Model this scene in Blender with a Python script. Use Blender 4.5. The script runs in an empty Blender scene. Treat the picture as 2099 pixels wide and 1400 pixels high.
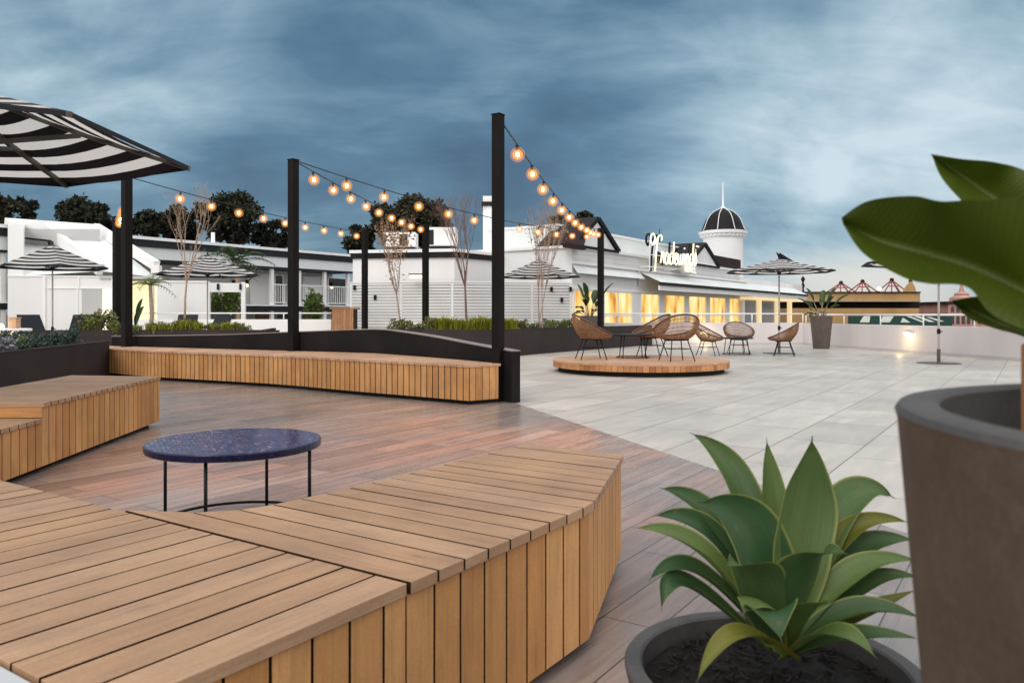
import bpy, math, random
from mathutils import Vector, Matrix
from math import sin, cos, pi, radians

sc = bpy.context.scene
COL = sc.collection
rnd = random.Random(7)

# ---------------------------------------------------------------- survey of the place
F, CX, HY, H = 1600.0, 1049.5, 644.0, 1.04       # focal length in photo pixels, centre column, horizon row, eye height (m)
UX, UY = sin(radians(33.8)), cos(radians(33.8))  # the paving grid: u runs along the joints, v across them

def px(x, y, Y):
    """the point at distance Y that is seen at photo pixel x, y"""
    return Vector(((x - CX) / F * Y, Y, H - (y - HY) / F * Y))
def gp(x, y, z=0.0):
    """the point of height z that is seen at photo pixel x, y"""
    return px(x, y, F * (H - z) / (y - HY))
def uv2(u, v, z=0.0):
    return Vector((UX * u - UY * v, UY * u + UX * v, z))

# ---------------------------------------------------------------- materials
def new_mat(name):
    m = bpy.data.materials.new(name); m.use_nodes = True
    nt = m.node_tree; nt.nodes.clear()
    out = nt.nodes.new('ShaderNodeOutputMaterial')
    b = nt.nodes.new('ShaderNodeBsdfPrincipled')
    nt.links.new(b.outputs[0], out.inputs[0])
    return m, nt, b, out
def N(nt, t, **kw):
    n = nt.nodes.new(t)
    for k, v in kw.items():
        if k in n.inputs: n.inputs[k].default_value = v
        else: setattr(n, k, v)
    return n
def ramp(nt, fac, stops):
    r = nt.nodes.new('ShaderNodeValToRGB')
    e = r.color_ramp.elements
    while len(e) < len(stops): e.new(0.5)
    for i, (p, c) in enumerate(stops):
        e[i].position = p; e[i].color = (*c, 1) if len(c) == 3 else c
    nt.links.new(fac, r.inputs[0]); return r.outputs[0]
def mixc(nt, fac, a, b, mode='MIX'):
    m = nt.nodes.new('ShaderNodeMix'); m.data_type = 'RGBA'; m.blend_type = mode
    for s, v in ((0, fac), (6, a), (7, b)):
        if hasattr(v, 'is_linked') or hasattr(v, 'links'): nt.links.new(v, m.inputs[s])
        else: m.inputs[s].default_value = v if s == 0 else ((*v, 1) if len(v) == 3 else v)
    return m.outputs[2]
def math_(nt, op, a, b=None, c=None, clamp=False):
    m = nt.nodes.new('ShaderNodeMath'); m.operation = op; m.use_clamp = clamp
    for i, v in enumerate((a, b, c)):
        if v is None: continue
        if hasattr(v, 'links'): nt.links.new(v, m.inputs[i])
        else: m.inputs[i].default_value = v
    return m.outputs[0]
def bump(nt, b, h, strength=0.2, dist=0.01):
    n = nt.nodes.new('ShaderNodeBump'); n.inputs['Strength'].default_value = strength; n.inputs['Distance'].default_value = dist
    nt.links.new(h, n.inputs['Height']); nt.links.new(n.outputs[0], b.inputs['Normal'])

def plain(name, col, rough=0.6, var=0.12, scale=3.0, metal=0.0, spec=0.4, bmp=0.0, streak=False):
    """paint, metal or render with broad and fine unevenness"""
    m, nt, b, _ = new_mat(name)
    g = N(nt, 'ShaderNodeNewGeometry')
    mp = N(nt, 'ShaderNodeMapping'); nt.links.new(g.outputs['Position'], mp.inputs[0])
    if streak: mp.inputs['Scale'].default_value = (1, 1, 0.12)
    n1 = N(nt, 'ShaderNodeTexNoise', Scale=scale, Detail=6.0, Roughness=0.6); nt.links.new(mp.outputs[0], n1.inputs['Vector'])
    lo = tuple(max(0, c * (1 - var)) for c in col); hi = tuple(min(1, c * (1 + var)) for c in col)
    c = ramp(nt, n1.outputs[0], [(0.3, lo), (0.7, hi)])
    nt.links.new(c, b.inputs['Base Color'])
    b.inputs['Metallic'].default_value = metal
    b.inputs['Specular IOR Level'].default_value = spec
    r = N(nt, 'ShaderNodeMapRange'); nt.links.new(n1.outputs[0], r.inputs[0])
    r.inputs[3].default_value = max(0.02, rough - 0.08); r.inputs[4].default_value = min(1, rough + 0.08)
    nt.links.new(r.outputs[0], b.inputs['Roughness'])
    if bmp:
        n2 = N(nt, 'ShaderNodeTexNoise', Scale=scale * 25, Detail=4.0); nt.links.new(g.outputs['Position'], n2.inputs['Vector'])
        bump(nt, b, n2.outputs[0], bmp, 0.004)
    return m
def emit(name, col, strength, base=(0.8, 0.7, 0.5)):
    m, nt, b, _ = new_mat(name)
    b.inputs['Base Color'].default_value = (*base, 1)
    b.inputs['Emission Color'].default_value = (*col, 1)
    b.inputs['Emission Strength'].default_value = strength
    return m
def wood(name, dark, mid, light, rough=0.5, grain=1.0):
    """boards: one tint per board (per island), grain along each board's own u"""
    m, nt, b, _ = new_mat(name)
    g = N(nt, 'ShaderNodeNewGeometry'); tc = N(nt, 'ShaderNodeTexCoord')
    mp = N(nt, 'ShaderNodeMapping'); nt.links.new(tc.outputs['UV'], mp.inputs[0])
    mp.inputs['Scale'].default_value = (3.0, 60.0, 1)
    off = math_(nt, 'MULTIPLY', g.outputs['Random Per Island'], 37.0)
    cb = N(nt, 'ShaderNodeCombineXYZ'); nt.links.new(off, cb.inputs[0]); nt.links.new(off, cb.inputs[1])
    nt.links.new(cb.outputs[0], mp.inputs['Location'])
    n1 = N(nt, 'ShaderNodeTexNoise', Scale=1.0, Detail=5.0, Roughness=0.65, Distortion=0.6); nt.links.new(mp.outputs[0], n1.inputs['Vector'])
    mp2 = N(nt, 'ShaderNodeMapping'); nt.links.new(g.outputs['Position'], mp2.inputs[0])
    n2 = N(nt, 'ShaderNodeTexNoise', Scale=2.2, Detail=5.0, Roughness=0.6); nt.links.new(mp2.outputs[0], n2.inputs['Vector'])
    n3 = N(nt, 'ShaderNodeTexNoise', Scale=130.0, Detail=3.0, Roughness=0.7); nt.links.new(g.outputs['Position'], n3.inputs['Vector'])
    base = ramp(nt, g.outputs['Random Per Island'], [(0.0, mid), (0.35, light), (0.55, mid), (0.8, dark), (1.0, mid)])
    c = mixc(nt, 1.0, base, ramp(nt, n1.outputs[0], [(0.3, (1 - .30 * grain,) * 3), (0.5, (1,) * 3), (0.72, (1 + .16 * grain,) * 3)]), 'MULTIPLY')
    c = mixc(nt, 1.0, c, ramp(nt, n2.outputs[0], [(0.35, (0.83, 0.82, 0.84)), (0.65, (1.1, 1.08, 1.04))]), 'MULTIPLY')
    c = mixc(nt, 1.0, c, ramp(nt, n3.outputs[0], [(0.3, (0.9,) * 3), (0.7, (1.07,) * 3)]), 'MULTIPLY')
    mp5 = N(nt, 'ShaderNodeMapping'); nt.links.new(tc.outputs['UV'], mp5.inputs[0]); mp5.inputs['Scale'].default_value = (4.0, 14.0, 1); nt.links.new(cb.outputs[0], mp5.inputs['Location'])
    n5 = N(nt, 'ShaderNodeTexNoise', Scale=1.0, Detail=3.0, Roughness=.6); nt.links.new(mp5.outputs[0], n5.inputs['Vector'])
    c = mixc(nt, 1.0, c, ramp(nt, n5.outputs[0], [(.28, (1.10, 1.09, 1.07)), (.5, (1, 1, 1)), (.68, (.95, .94, .93)), (.76, (.66, .62, .60))]), 'MULTIPLY')
    nt.links.new(c, b.inputs['Base Color'])
    r = N(nt, 'ShaderNodeMapRange'); nt.links.new(n1.outputs[0], r.inputs[0])
    r.inputs[3].default_value = rough - .08; r.inputs[4].default_value = rough + .14
    nt.links.new(r.outputs[0], b.inputs['Roughness'])
    b.inputs['Specular IOR Level'].default_value = 0.35
    bump(nt, b, n1.outputs[0], 0.12, 0.003)
    return m

M = {}
M['bench_top'] = wood('bench_top', (0.375, 0.226, 0.130), (0.405, 0.250, 0.148), (0.435, 0.275, 0.168), 0.55, 0.6)
M['bench_side'] = wood('bench_side', (0.47, 0.225, 0.080), (0.545, 0.275, 0.100), (0.61, 0.325, 0.130), 0.6, 0.7)
M['board_edge'] = plain('board_edge', (0.030, 0.016, 0.008), 0.9, 0.3, 20.0, spec=0.1)
M['stage_side'] = wood('stage_side', (0.36, 0.15, 0.06), (0.48, 0.21, 0.085), (0.58, 0.30, 0.13), 0.55)
M['stage_top'] = wood('stage_top', (0.46, 0.26, 0.15), (0.55, 0.33, 0.20), (0.60, 0.38, 0.24), 0.5)
M['bar_wood'] = wood('bar_wood', (0.34, 0.17, 0.07), (0.42, 0.22, 0.10), (0.48, 0.26, 0.12), 0.55)
M['shadow_gap'] = plain('shadow_gap', (0.012, 0.010, 0.009), 0.9)
M['charcoal'] = plain('charcoal', (0.014, 0.012, 0.012), 0.7, 0.3, 1.5, bmp=0.1, spec=0.12)
M['charcoal_warm'] = plain('charcoal_warm', (0.040, 0.031, 0.030), 0.7, 0.2, 1.2, bmp=0.1, spec=0.15)
M['cap_edge'] = plain('cap_edge', (0.26, 0.22, 0.20), 0.4, 0.15)
M['post_paint'] = plain('post_paint', (0.009, 0.007, 0.006), 0.55, 0.3, 4.0, spec=0.13)
M['black_metal'] = plain('black_metal', (0.008, 0.008, 0.009), 0.45, 0.2, 8.0, spec=0.2)
M['rope'] = plain('rope', (0.02, 0.018, 0.016), 0.7)
M['white_paint'] = plain('white_paint', (0.86, 0.855, 0.84), 0.55, 0.04, 0.8, streak=True)
M['white_wall'] = plain('white_wall', (0.82, 0.81, 0.80), 0.65, 0.06, 0.7, bmp=0.08, streak=True)
M['parapet_paint'] = plain('parapet_paint', (0.66, 0.62, 0.62), 0.65, 0.07, 0.9, bmp=0.1, streak=True)
M['white_roof'] = plain('white_roof', (0.74, 0.78, 0.77), 0.5, 0.06, 0.6)
M['grey_wall'] = plain('grey_wall', (0.52, 0.51, 0.50), 0.6, 0.08, 0.8)
M['dark_roof'] = plain('dark_roof', (0.014, 0.013, 0.015), 0.6, 0.3, 2.0, spec=0.15)
M['brown_roof'] = plain('brown_roof', (0.035, 0.018, 0.016), 0.6, 0.3, 2.0, spec=0.15)
M['dark_trim'] = plain('dark_trim', (0.020, 0.025, 0.028), 0.55, 0.2, 1.0, spec=0.15)
M['door_brown'] = plain('door_brown', (0.30, 0.16, 0.09), 0.5, 0.15)
M['window_dark'] = plain('window_dark', (0.012, 0.016, 0.020), 0.12, 0.3, 1.0, spec=0.7)
M['sandstone'] = plain('sandstone', (0.42, 0.25, 0.10), 0.75, 0.22, 0.6, bmp=0.1, streak=True)
M['pink_brick'] = plain('pink_brick', (0.48, 0.27, 0.22), 0.75, 0.25, 0.8)
M['red_iron'] = plain('red_iron', (0.28, 0.05, 0.05), 0.5)
M['green_awning'] = plain('green_awning', (0.012, 0.05, 0.04), 0.6)
M['awning_white'] = plain('awning_white', (0.68, 0.72, 0.64), 0.6)
M['stripe_black'] = plain('stripe_black', (0.012, 0.013, 0.020), 0.8, 0.2, 4.0)
M['rib_metal'] = plain('rib_metal', (0.10, 0.095, 0.085), 0.5, 0.2, 6.0, spec=.3)
M['pole_metal'] = plain('pole_metal', (0.56, 0.50, 0.46), 0.45, 0.12, 6.0)
M['rattan'] = plain('rattan', (0.25, 0.125, 0.06), 0.42, 0.5, 22.0)
M['rattan_rim'] = plain('rattan_rim', (0.11, 0.052, 0.026), 0.5, 0.3, 30.0)
M['cushion'] = plain('cushion', (0.50, 0.32, 0.20), 0.8, 0.15, 20.0)
M['soil'] = plain('soil', (0.012, 0.009, 0.007), 0.95, 0.6, 40.0, bmp=1.0)
M['bark'] = plain('bark', (0.20, 0.125, 0.10), 0.85, 0.35, 12.0, bmp=0.4)
M['bark_pale'] = plain('bark_pale', (0.36, 0.26, 0.19), 0.8, 0.3, 14.0, bmp=0.3)
M['bark_dark'] = plain('bark_dark', (0.05, 0.038, 0.03), 0.85, 0.35, 8.0, bmp=0.4)
M['stake'] = wood('stake', (0.26, 0.11, 0.04), (0.30, 0.13, 0.05), (0.34, 0.16, 0.06))
M['sling'] = plain('sling', (0.012, 0.016, 0.020), 0.8)
M['bulb_core'] = emit('bulb_core', (1.0, 0.56, 0.20), 110.0)
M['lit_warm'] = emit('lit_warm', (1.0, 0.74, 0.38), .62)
M['lit_cream'] = emit('lit_cream', (1.0, 0.93, 0.72), 1.05)
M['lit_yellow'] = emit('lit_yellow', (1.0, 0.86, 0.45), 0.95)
M['lamp_glow'] = emit('lamp_glow', (1.0, 0.80, 0.45), 5.0)
M['neon'] = emit('neon', (1.0, 0.86, 0.58), 1.15)

def bulb_glass(nm='bulb_glass', fc=.6, col=(1.0, 0.34, 0.07, 1), st=1.7):
    m, nt, b, out = new_mat(nm)
    tr = N(nt, 'ShaderNodeBsdfTransparent'); em = N(nt, 'ShaderNodeEmission', Color=col, Strength=st)
    mx = N(nt, 'ShaderNodeMixShader', Fac=fc)
    nt.links.new(tr.outputs[0], mx.inputs[1]); nt.links.new(em.outputs[0], mx.inputs[2]); nt.links.new(mx.outputs[0], out.inputs[0])
    return m
M['bulb_glass'] = bulb_glass()
M['bulb_halo'] = bulb_glass('bulb_halo', .17, (1.0, 0.42, 0.14, 1), 1.25)  # faint amber emission for the painted halo around each bulb

def leaf_mat(name, dark, light, edge=None, rough=0.4, trans=0.15, veins=0.0, wilt=None, along=False):
    m, nt, b, out = new_mat(name)
    g = N(nt, 'ShaderNodeNewGeometry'); tc = N(nt, 'ShaderNodeTexCoord')
    n1 = N(nt, 'ShaderNodeTexNoise', Scale=9.0, Detail=5.0); nt.links.new(g.outputs['Position'], n1.inputs['Vector'])
    f = math_(nt, 'ADD', math_(nt, 'MULTIPLY', g.outputs['Random Per Island'], 0.65), math_(nt, 'MULTIPLY', n1.outputs[0], 0.4), clamp=True)
    c = ramp(nt, f, [(0.15, dark), (0.85, light)])
    sp = N(nt, 'ShaderNodeSeparateXYZ'); nt.links.new(tc.outputs['UV'], sp.inputs[0])
    if along:
        n4 = N(nt, 'ShaderNodeTexNoise', Scale=1.0, Detail=5.0, Roughness=.6); mp4 = N(nt, 'ShaderNodeMapping'); mp4.inputs['Scale'].default_value = (2.5, 26, 1); nt.links.new(tc.outputs['UV'], mp4.inputs[0]); nt.links.new(mp4.outputs[0], n4.inputs['Vector'])
        c = mixc(nt, 1.0, c, ramp(nt, n4.outputs[0], [(.3, (.78, .84, .86)), (.7, (1.18, 1.12, 1.0))]), 'MULTIPLY')
        c = mixc(nt, 1.0, c, ramp(nt, sp.outputs[0], [(0.0, (1.5, 1.3, .9)), (.4, (1.05, 1.05, 1.1)), (.9, (.85, .9, .85)), (1.0, (.5, .35, .3))]), 'MULTIPLY')
        n6 = N(nt, 'ShaderNodeTexNoise', Scale=75.0, Detail=3.0); nt.links.new(g.outputs['Position'], n6.inputs['Vector'])
        c = mixc(nt, ramp(nt, n6.outputs[0], [(.64, (0, 0, 0)), (.72, (.55,) * 3)]), c, (.16, .11, .045))
        bump(nt, b, n4.outputs[0], .25, .002)
    if wilt:
        w = math_(nt, 'GREATER_THAN', g.outputs['Random Per Island'], 0.80)
        w = math_(nt, 'MULTIPLY', w, math_(nt, 'MULTIPLY', sp.outputs[0], 0.75))
        c = mixc(nt, w, c, wilt)
    if edge:
        d = math_(nt, 'ABSOLUTE', math_(nt, 'SUBTRACT', sp.outputs[1], 0.5))
        e = N(nt, 'ShaderNodeMapRange', interpolation_type='SMOOTHSTEP'); nt.links.new(d, e.inputs[0]); e.inputs[1].default_value = 0.44; e.inputs[2].default_value = 0.50
        c = mixc(nt, math_(nt, 'MULTIPLY', e.outputs[0], 0.7), c, edge)
    if veins:
        n6 = N(nt, 'ShaderNodeTexNoise', Scale=70.0, Detail=4.0); nt.links.new(g.outputs['Position'], n6.inputs['Vector'])
        c = mixc(nt, ramp(nt, n6.outputs[0], [(.62, (0, 0, 0)), (.72, (.5,) * 3)]), c, (.10, .085, .02))
        mid = N(nt, 'ShaderNodeMapRange', interpolation_type='SMOOTHSTEP'); nt.links.new(math_(nt, 'ABSOLUTE', math_(nt, 'SUBTRACT', sp.outputs[1], 0.5)), mid.inputs[0])
        mid.inputs[1].default_value = 0.0; mid.inputs[2].default_value = 0.03; mid.inputs[3].default_value = 0.45; mid.inputs[4].default_value = 0.0
        c = mixc(nt, mid.outputs[0], c, tuple(x * 1.5 for x in light))
        vv = math_(nt, 'SINE', math_(nt, 'ADD', math_(nt, 'MULTIPLY', sp.outputs[0], 260.0), math_(nt, 'MULTIPLY', math_(nt, 'ABSOLUTE', math_(nt, 'SUBTRACT', sp.outputs[1], 0.5)), -90.0)))
        bump(nt, b, vv, veins, 0.0006)
        c = mixc(nt, math_(nt, 'MULTIPLY', math_(nt, 'ADD', vv, 1.0), 0.05), c, tuple(x * 1.6 for x in light))
    nt.links.new(c, b.inputs['Base Color']); b.inputs['Roughness'].default_value = rough
    b.inputs['Specular IOR Level'].default_value = 0.35
    if trans:
        t = N(nt, 'ShaderNodeBsdfTranslucent'); nt.links.new(c, t.inputs[0])
        mx = N(nt, 'ShaderNodeMixShader', Fac=trans); nt.links.new(b.outputs[0], mx.inputs[1]); nt.links.new(t.outputs[0], mx.inputs[2]); nt.links.new(mx.outputs[0], out.inputs[0])
    return m
M['stripe_white'] = leaf_mat('stripe_white', (0.80, 0.775, 0.74), (0.84, 0.82, 0.79), None, 0.8, 0.5)
M['agave'] = leaf_mat('agave', (0.034, 0.086, 0.036), (0.140, 0.205, 0.056), (0.36, 0.38, 0.11), 0.42, 0.12, along=True)
M['agave_wilt'] = leaf_mat('agave_wilt', (0.085, 0.11, 0.02), (0.20, 0.19, 0.03), (0.30, 0.28, 0.06), 0.45, 0.12, along=True)
M['strelitzia'] = leaf_mat('strelitzia', (0.023, 0.042, 0.002), (0.062, 0.092, 0.005), None, 0.5, 0.16, veins=0.2)
M['strelitzia_far'] = leaf_mat('strelitzia_far', (0.012, 0.035, 0.008), (0.05, 0.10, 0.03), None, 0.4, 0.15)
M['grass'] = leaf_mat('grass', (0.14, 0.16, 0.015), (0.42, 0.42, 0.05), None, 0.5, 0.25)
M['shrub'] = leaf_mat('shrub', (0.06, 0.075, 0.02), (0.22, 0.24, 0.065), None, 0.5, 0.2)
M['shrub_blue'] = leaf_mat('shrub_blue', (0.020, 0.040, 0.034), (0.085, 0.125, 0.10), None, 0.5, 0.2)
M['shrub_silver'] = leaf_mat('shrub_silver', (0.12, 0.12, 0.13), (0.34, 0.34, 0.36), None, 0.6, 0.2)
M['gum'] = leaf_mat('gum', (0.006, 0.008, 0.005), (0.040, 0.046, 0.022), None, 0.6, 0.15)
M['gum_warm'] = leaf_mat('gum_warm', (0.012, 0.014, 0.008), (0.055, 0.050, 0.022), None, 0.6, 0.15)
M['autumn'] = leaf_mat('autumn', (0.20, 0.10, 0.045), (0.46, 0.29, 0.16), None, 0.6, 0.25)
M['palm'] = leaf_mat('palm', (0.015, 0.035, 0.010), (0.06, 0.10, 0.03), None, 0.5, 0.2)
M['garden'] = leaf_mat('garden', (0.05, 0.09, 0.02), (0.16, 0.22, 0.05), None, 0.5, 0.25)

def glazed(name, joint, along, dark, mids, rough, mortar, msize, bw, bh, bump_s=0.15, offset=0.5, warm=None):
    """paving of a given module laid along u"""
    m, nt, b, _ = new_mat(name)
    g = N(nt, 'ShaderNodeNewGeometry')
    mp = N(nt, 'ShaderNodeMapping'); mp.vector_type = 'TEXTURE'
    mp.inputs['Rotation'].default_value = (0, 0, radians(90 - 33.8)); mp.inputs['Location'].default_value = joint
    nt.links.new(g.outputs['Position'], mp.inputs[0])
    br = N(nt, 'ShaderNodeTexBrick', Scale=1.0); br.offset = offset
    br.inputs['Color1'].default_value = (0, 0, 0, 1); br.inputs['Color2'].default_value = (1, 1, 1, 1); br.inputs['Mortar'].default_value = (.5, .5, .5, 1)
    br.inputs['Mortar Size'].default_value = msize; br.inputs['Mortar Smooth'].default_value = 0.3
    br.inputs['Brick Width'].default_value = bw; br.inputs['Row Height'].default_value = bh
    nt.links.new(mp.outputs[0], br.inputs['Vector'])
    tint = ramp(nt, br.outputs['Color'], [(i / (len(mids) - 1), c) for i, c in enumerate(mids)])
    mp2 = N(nt, 'ShaderNodeMapping'); mp2.inputs['Scale'].default_value = along; nt.links.new(mp.outputs[0], mp2.inputs[0])
    n1 = N(nt, 'ShaderNodeTexNoise', Scale=1.0, Detail=6.0, Roughness=0.6, Distortion=0.7); nt.links.new(mp2.outputs[0], n1.inputs['Vector'])
    n2 = N(nt, 'ShaderNodeTexNoise', Scale=0.9, Detail=4.0); nt.links.new(g.outputs['Position'], n2.inputs['Vector'])
    c = mixc(nt, 1.0, tint, ramp(nt, n1.outputs[0], [(0.3, dark), (0.7, (1.12, 1.11, 1.1))]), 'MULTIPLY')
    c = mixc(nt, 1.0, c, ramp(nt, n2.outputs[0], [(0.35, (0.88, 0.88, 0.89)), (0.65, (1.08, 1.06, 1.04))]), 'MULTIPLY')
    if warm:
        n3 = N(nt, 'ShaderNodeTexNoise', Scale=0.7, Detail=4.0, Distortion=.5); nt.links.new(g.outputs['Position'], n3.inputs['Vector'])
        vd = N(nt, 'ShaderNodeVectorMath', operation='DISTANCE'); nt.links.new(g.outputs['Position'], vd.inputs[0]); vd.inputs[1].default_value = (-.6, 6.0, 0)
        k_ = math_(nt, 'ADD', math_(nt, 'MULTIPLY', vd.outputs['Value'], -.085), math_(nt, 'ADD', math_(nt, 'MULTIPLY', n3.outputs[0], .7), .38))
        c = mixc(nt, 1.0, c, ramp(nt, k_, [(0.30, (0.60, 0.68, 0.74)), (0.48, (0.86, 0.87, 0.88)), (0.68, (1.34, 1.0, 0.86))]), 'MULTIPLY')  # warm glow near the table, greyer sheen further out, painted into plank colour
    c = mixc(nt, br.outputs['Fac'], c, mortar)
    nt.links.new(c, b.inputs['Base Color'])
    r = N(nt, 'ShaderNodeMapRange'); nt.links.new(n1.outputs[0], r.inputs[0]); r.inputs[3].default_value = rough - .1; r.inputs[4].default_value = rough + .12
    nt.links.new(r.outputs[0], b.inputs['Roughness'])
    h = math_(nt, 'SUBTRACT', math_(nt, 'MULTIPLY', n1.outputs[0], 0.25), br.outputs['Fac'])
    bump(nt, b, h, bump_s, 0.004)
    b.inputs['Specular IOR Level'].default_value = 0.45
    return m
M['tiles'] = glazed('tiles', (0.096, -0.065, 0), (1.1, 7.0, 1), (0.88, 0.875, 0.87), [(0.445, 0.42, 0.38), (0.52, 0.49, 0.445), (0.475, 0.448, 0.405), (0.55, 0.518, 0.472)], 0.42, (0.15, 0.14, 0.13), 0.0055, 1.22, 0.615)
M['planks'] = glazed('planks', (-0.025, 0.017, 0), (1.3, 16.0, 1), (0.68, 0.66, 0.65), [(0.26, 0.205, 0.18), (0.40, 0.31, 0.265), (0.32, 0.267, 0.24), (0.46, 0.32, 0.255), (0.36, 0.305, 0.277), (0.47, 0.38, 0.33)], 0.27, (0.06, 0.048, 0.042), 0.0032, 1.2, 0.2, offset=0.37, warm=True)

def mosaic():
    m, nt, b, _ = new_mat('mosaic')
    tc = N(nt, 'ShaderNodeTexCoord')
    br = N(nt, 'ShaderNodeTexBrick', Scale=1.0); br.offset = 0.5
    br.inputs['Color1'].default_value = (0, 0, 0, 1); br.inputs['Color2'].default_value = (1, 1, 1, 1)
    br.inputs['Mortar Size'].default_value = 0.0022; br.inputs['Brick Width'].default_value = 0.024; br.inputs['Row Height'].default_value = 0.020
    mp = N(nt, 'ShaderNodeMapping'); mp.inputs['Rotation'].default_value = (0, 0, radians(62)); nt.links.new(tc.outputs['Object'], mp.inputs[0])
    nt.links.new(mp.outputs[0], br.inputs['Vector'])
    c = ramp(nt, br.outputs['Color'], [(0, (0.022, 0.022, 0.085)), (0.45, (0.06, 0.055, 0.17)), (0.8, (0.12, 0.095, 0.24)), (.93, (0.16, 0.12, 0.24)), (1, (0.30, 0.20, 0.26))])
    c = mixc(nt, br.outputs['Fac'], c, (0.012, 0.012, 0.035))
    nt.links.new(c, b.inputs['Base Color']); b.inputs['Roughness'].default_value = 0.17
    n = N(nt, 'ShaderNodeTexNoise', Scale=55.0, Detail=1.0); nt.links.new(tc.outputs['Object'], n.inputs['Vector'])
    h = math_(nt, 'SUBTRACT', math_(nt, 'MULTIPLY', n.outputs[0], 0.5), br.outputs['Fac'])
    bump(nt, b, h, 0.35, 0.002); b.inputs['Specular IOR Level'].default_value = 0.4
    return m
M['mosaic'] = mosaic()
M['mosaic_edge'] = plain('mosaic_edge', (0.010, 0.011, 0.040), 0.25, 0.5, 60.0)

def slats():
    m, nt, b, _ = new_mat('slat_paint')
    g = N(nt, 'ShaderNodeNewGeometry'); n1 = N(nt, 'ShaderNodeTexNoise', Scale=1.3, Detail=6.0); nt.links.new(g.outputs['Position'], n1.inputs['Vector'])
    c = mixc(nt, 1.0, ramp(nt, g.outputs['Random Per Island'], [(0, (0.66, 0.65, 0.64)), (1, (0.78, 0.77, 0.75))]), ramp(nt, n1.outputs[0], [(.3, (.9,) * 3), (.7, (1.05,) * 3)]), 'MULTIPLY')
    nt.links.new(c, b.inputs['Base Color']); b.inputs['Roughness'].default_value = 0.5
    return m
M['slat_paint'] = slats()

def concrete_pot(name, a, bcol, rim=None):
    m, nt, b, _ = new_mat(name)
    g = N(nt, 'ShaderNodeNewGeometry')
    n1 = N(nt, 'ShaderNodeTexNoise', Scale=7.0, Detail=8.0, Roughness=0.65); nt.links.new(g.outputs['Position'], n1.inputs['Vector'])
    n2 = N(nt, 'ShaderNodeTexNoise', Scale=160.0, Detail=4.0); nt.links.new(g.outputs['Position'], n2.inputs['Vector'])
    c = ramp(nt, n1.outputs[0], [(0.3, a), (0.72, bcol)])
    c = mixc(nt, 1.0, c, ramp(nt, n2.outputs[0], [(0.3, (0.85,) * 3), (0.7, (1.12,) * 3)]), 'MULTIPLY')
    nt.links.new(c, b.inputs['Base Color']); b.inputs['Roughness'].default_value = 0.62
    bump(nt, b, n2.outputs[0], 0.25, 0.0015)
    return m
M['pot_brown'] = concrete_pot('pot_brown', (0.064, 0.043, 0.028), (0.140, 0.098, 0.067))
M['pot_rim'] = concrete_pot('pot_rim', (0.040, 0.037, 0.036), (0.085, 0.076, 0.070))
M['pot_far'] = concrete_pot('pot_far', (0.11, 0.090, 0.078), (0.16, 0.13, 0.115))

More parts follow.
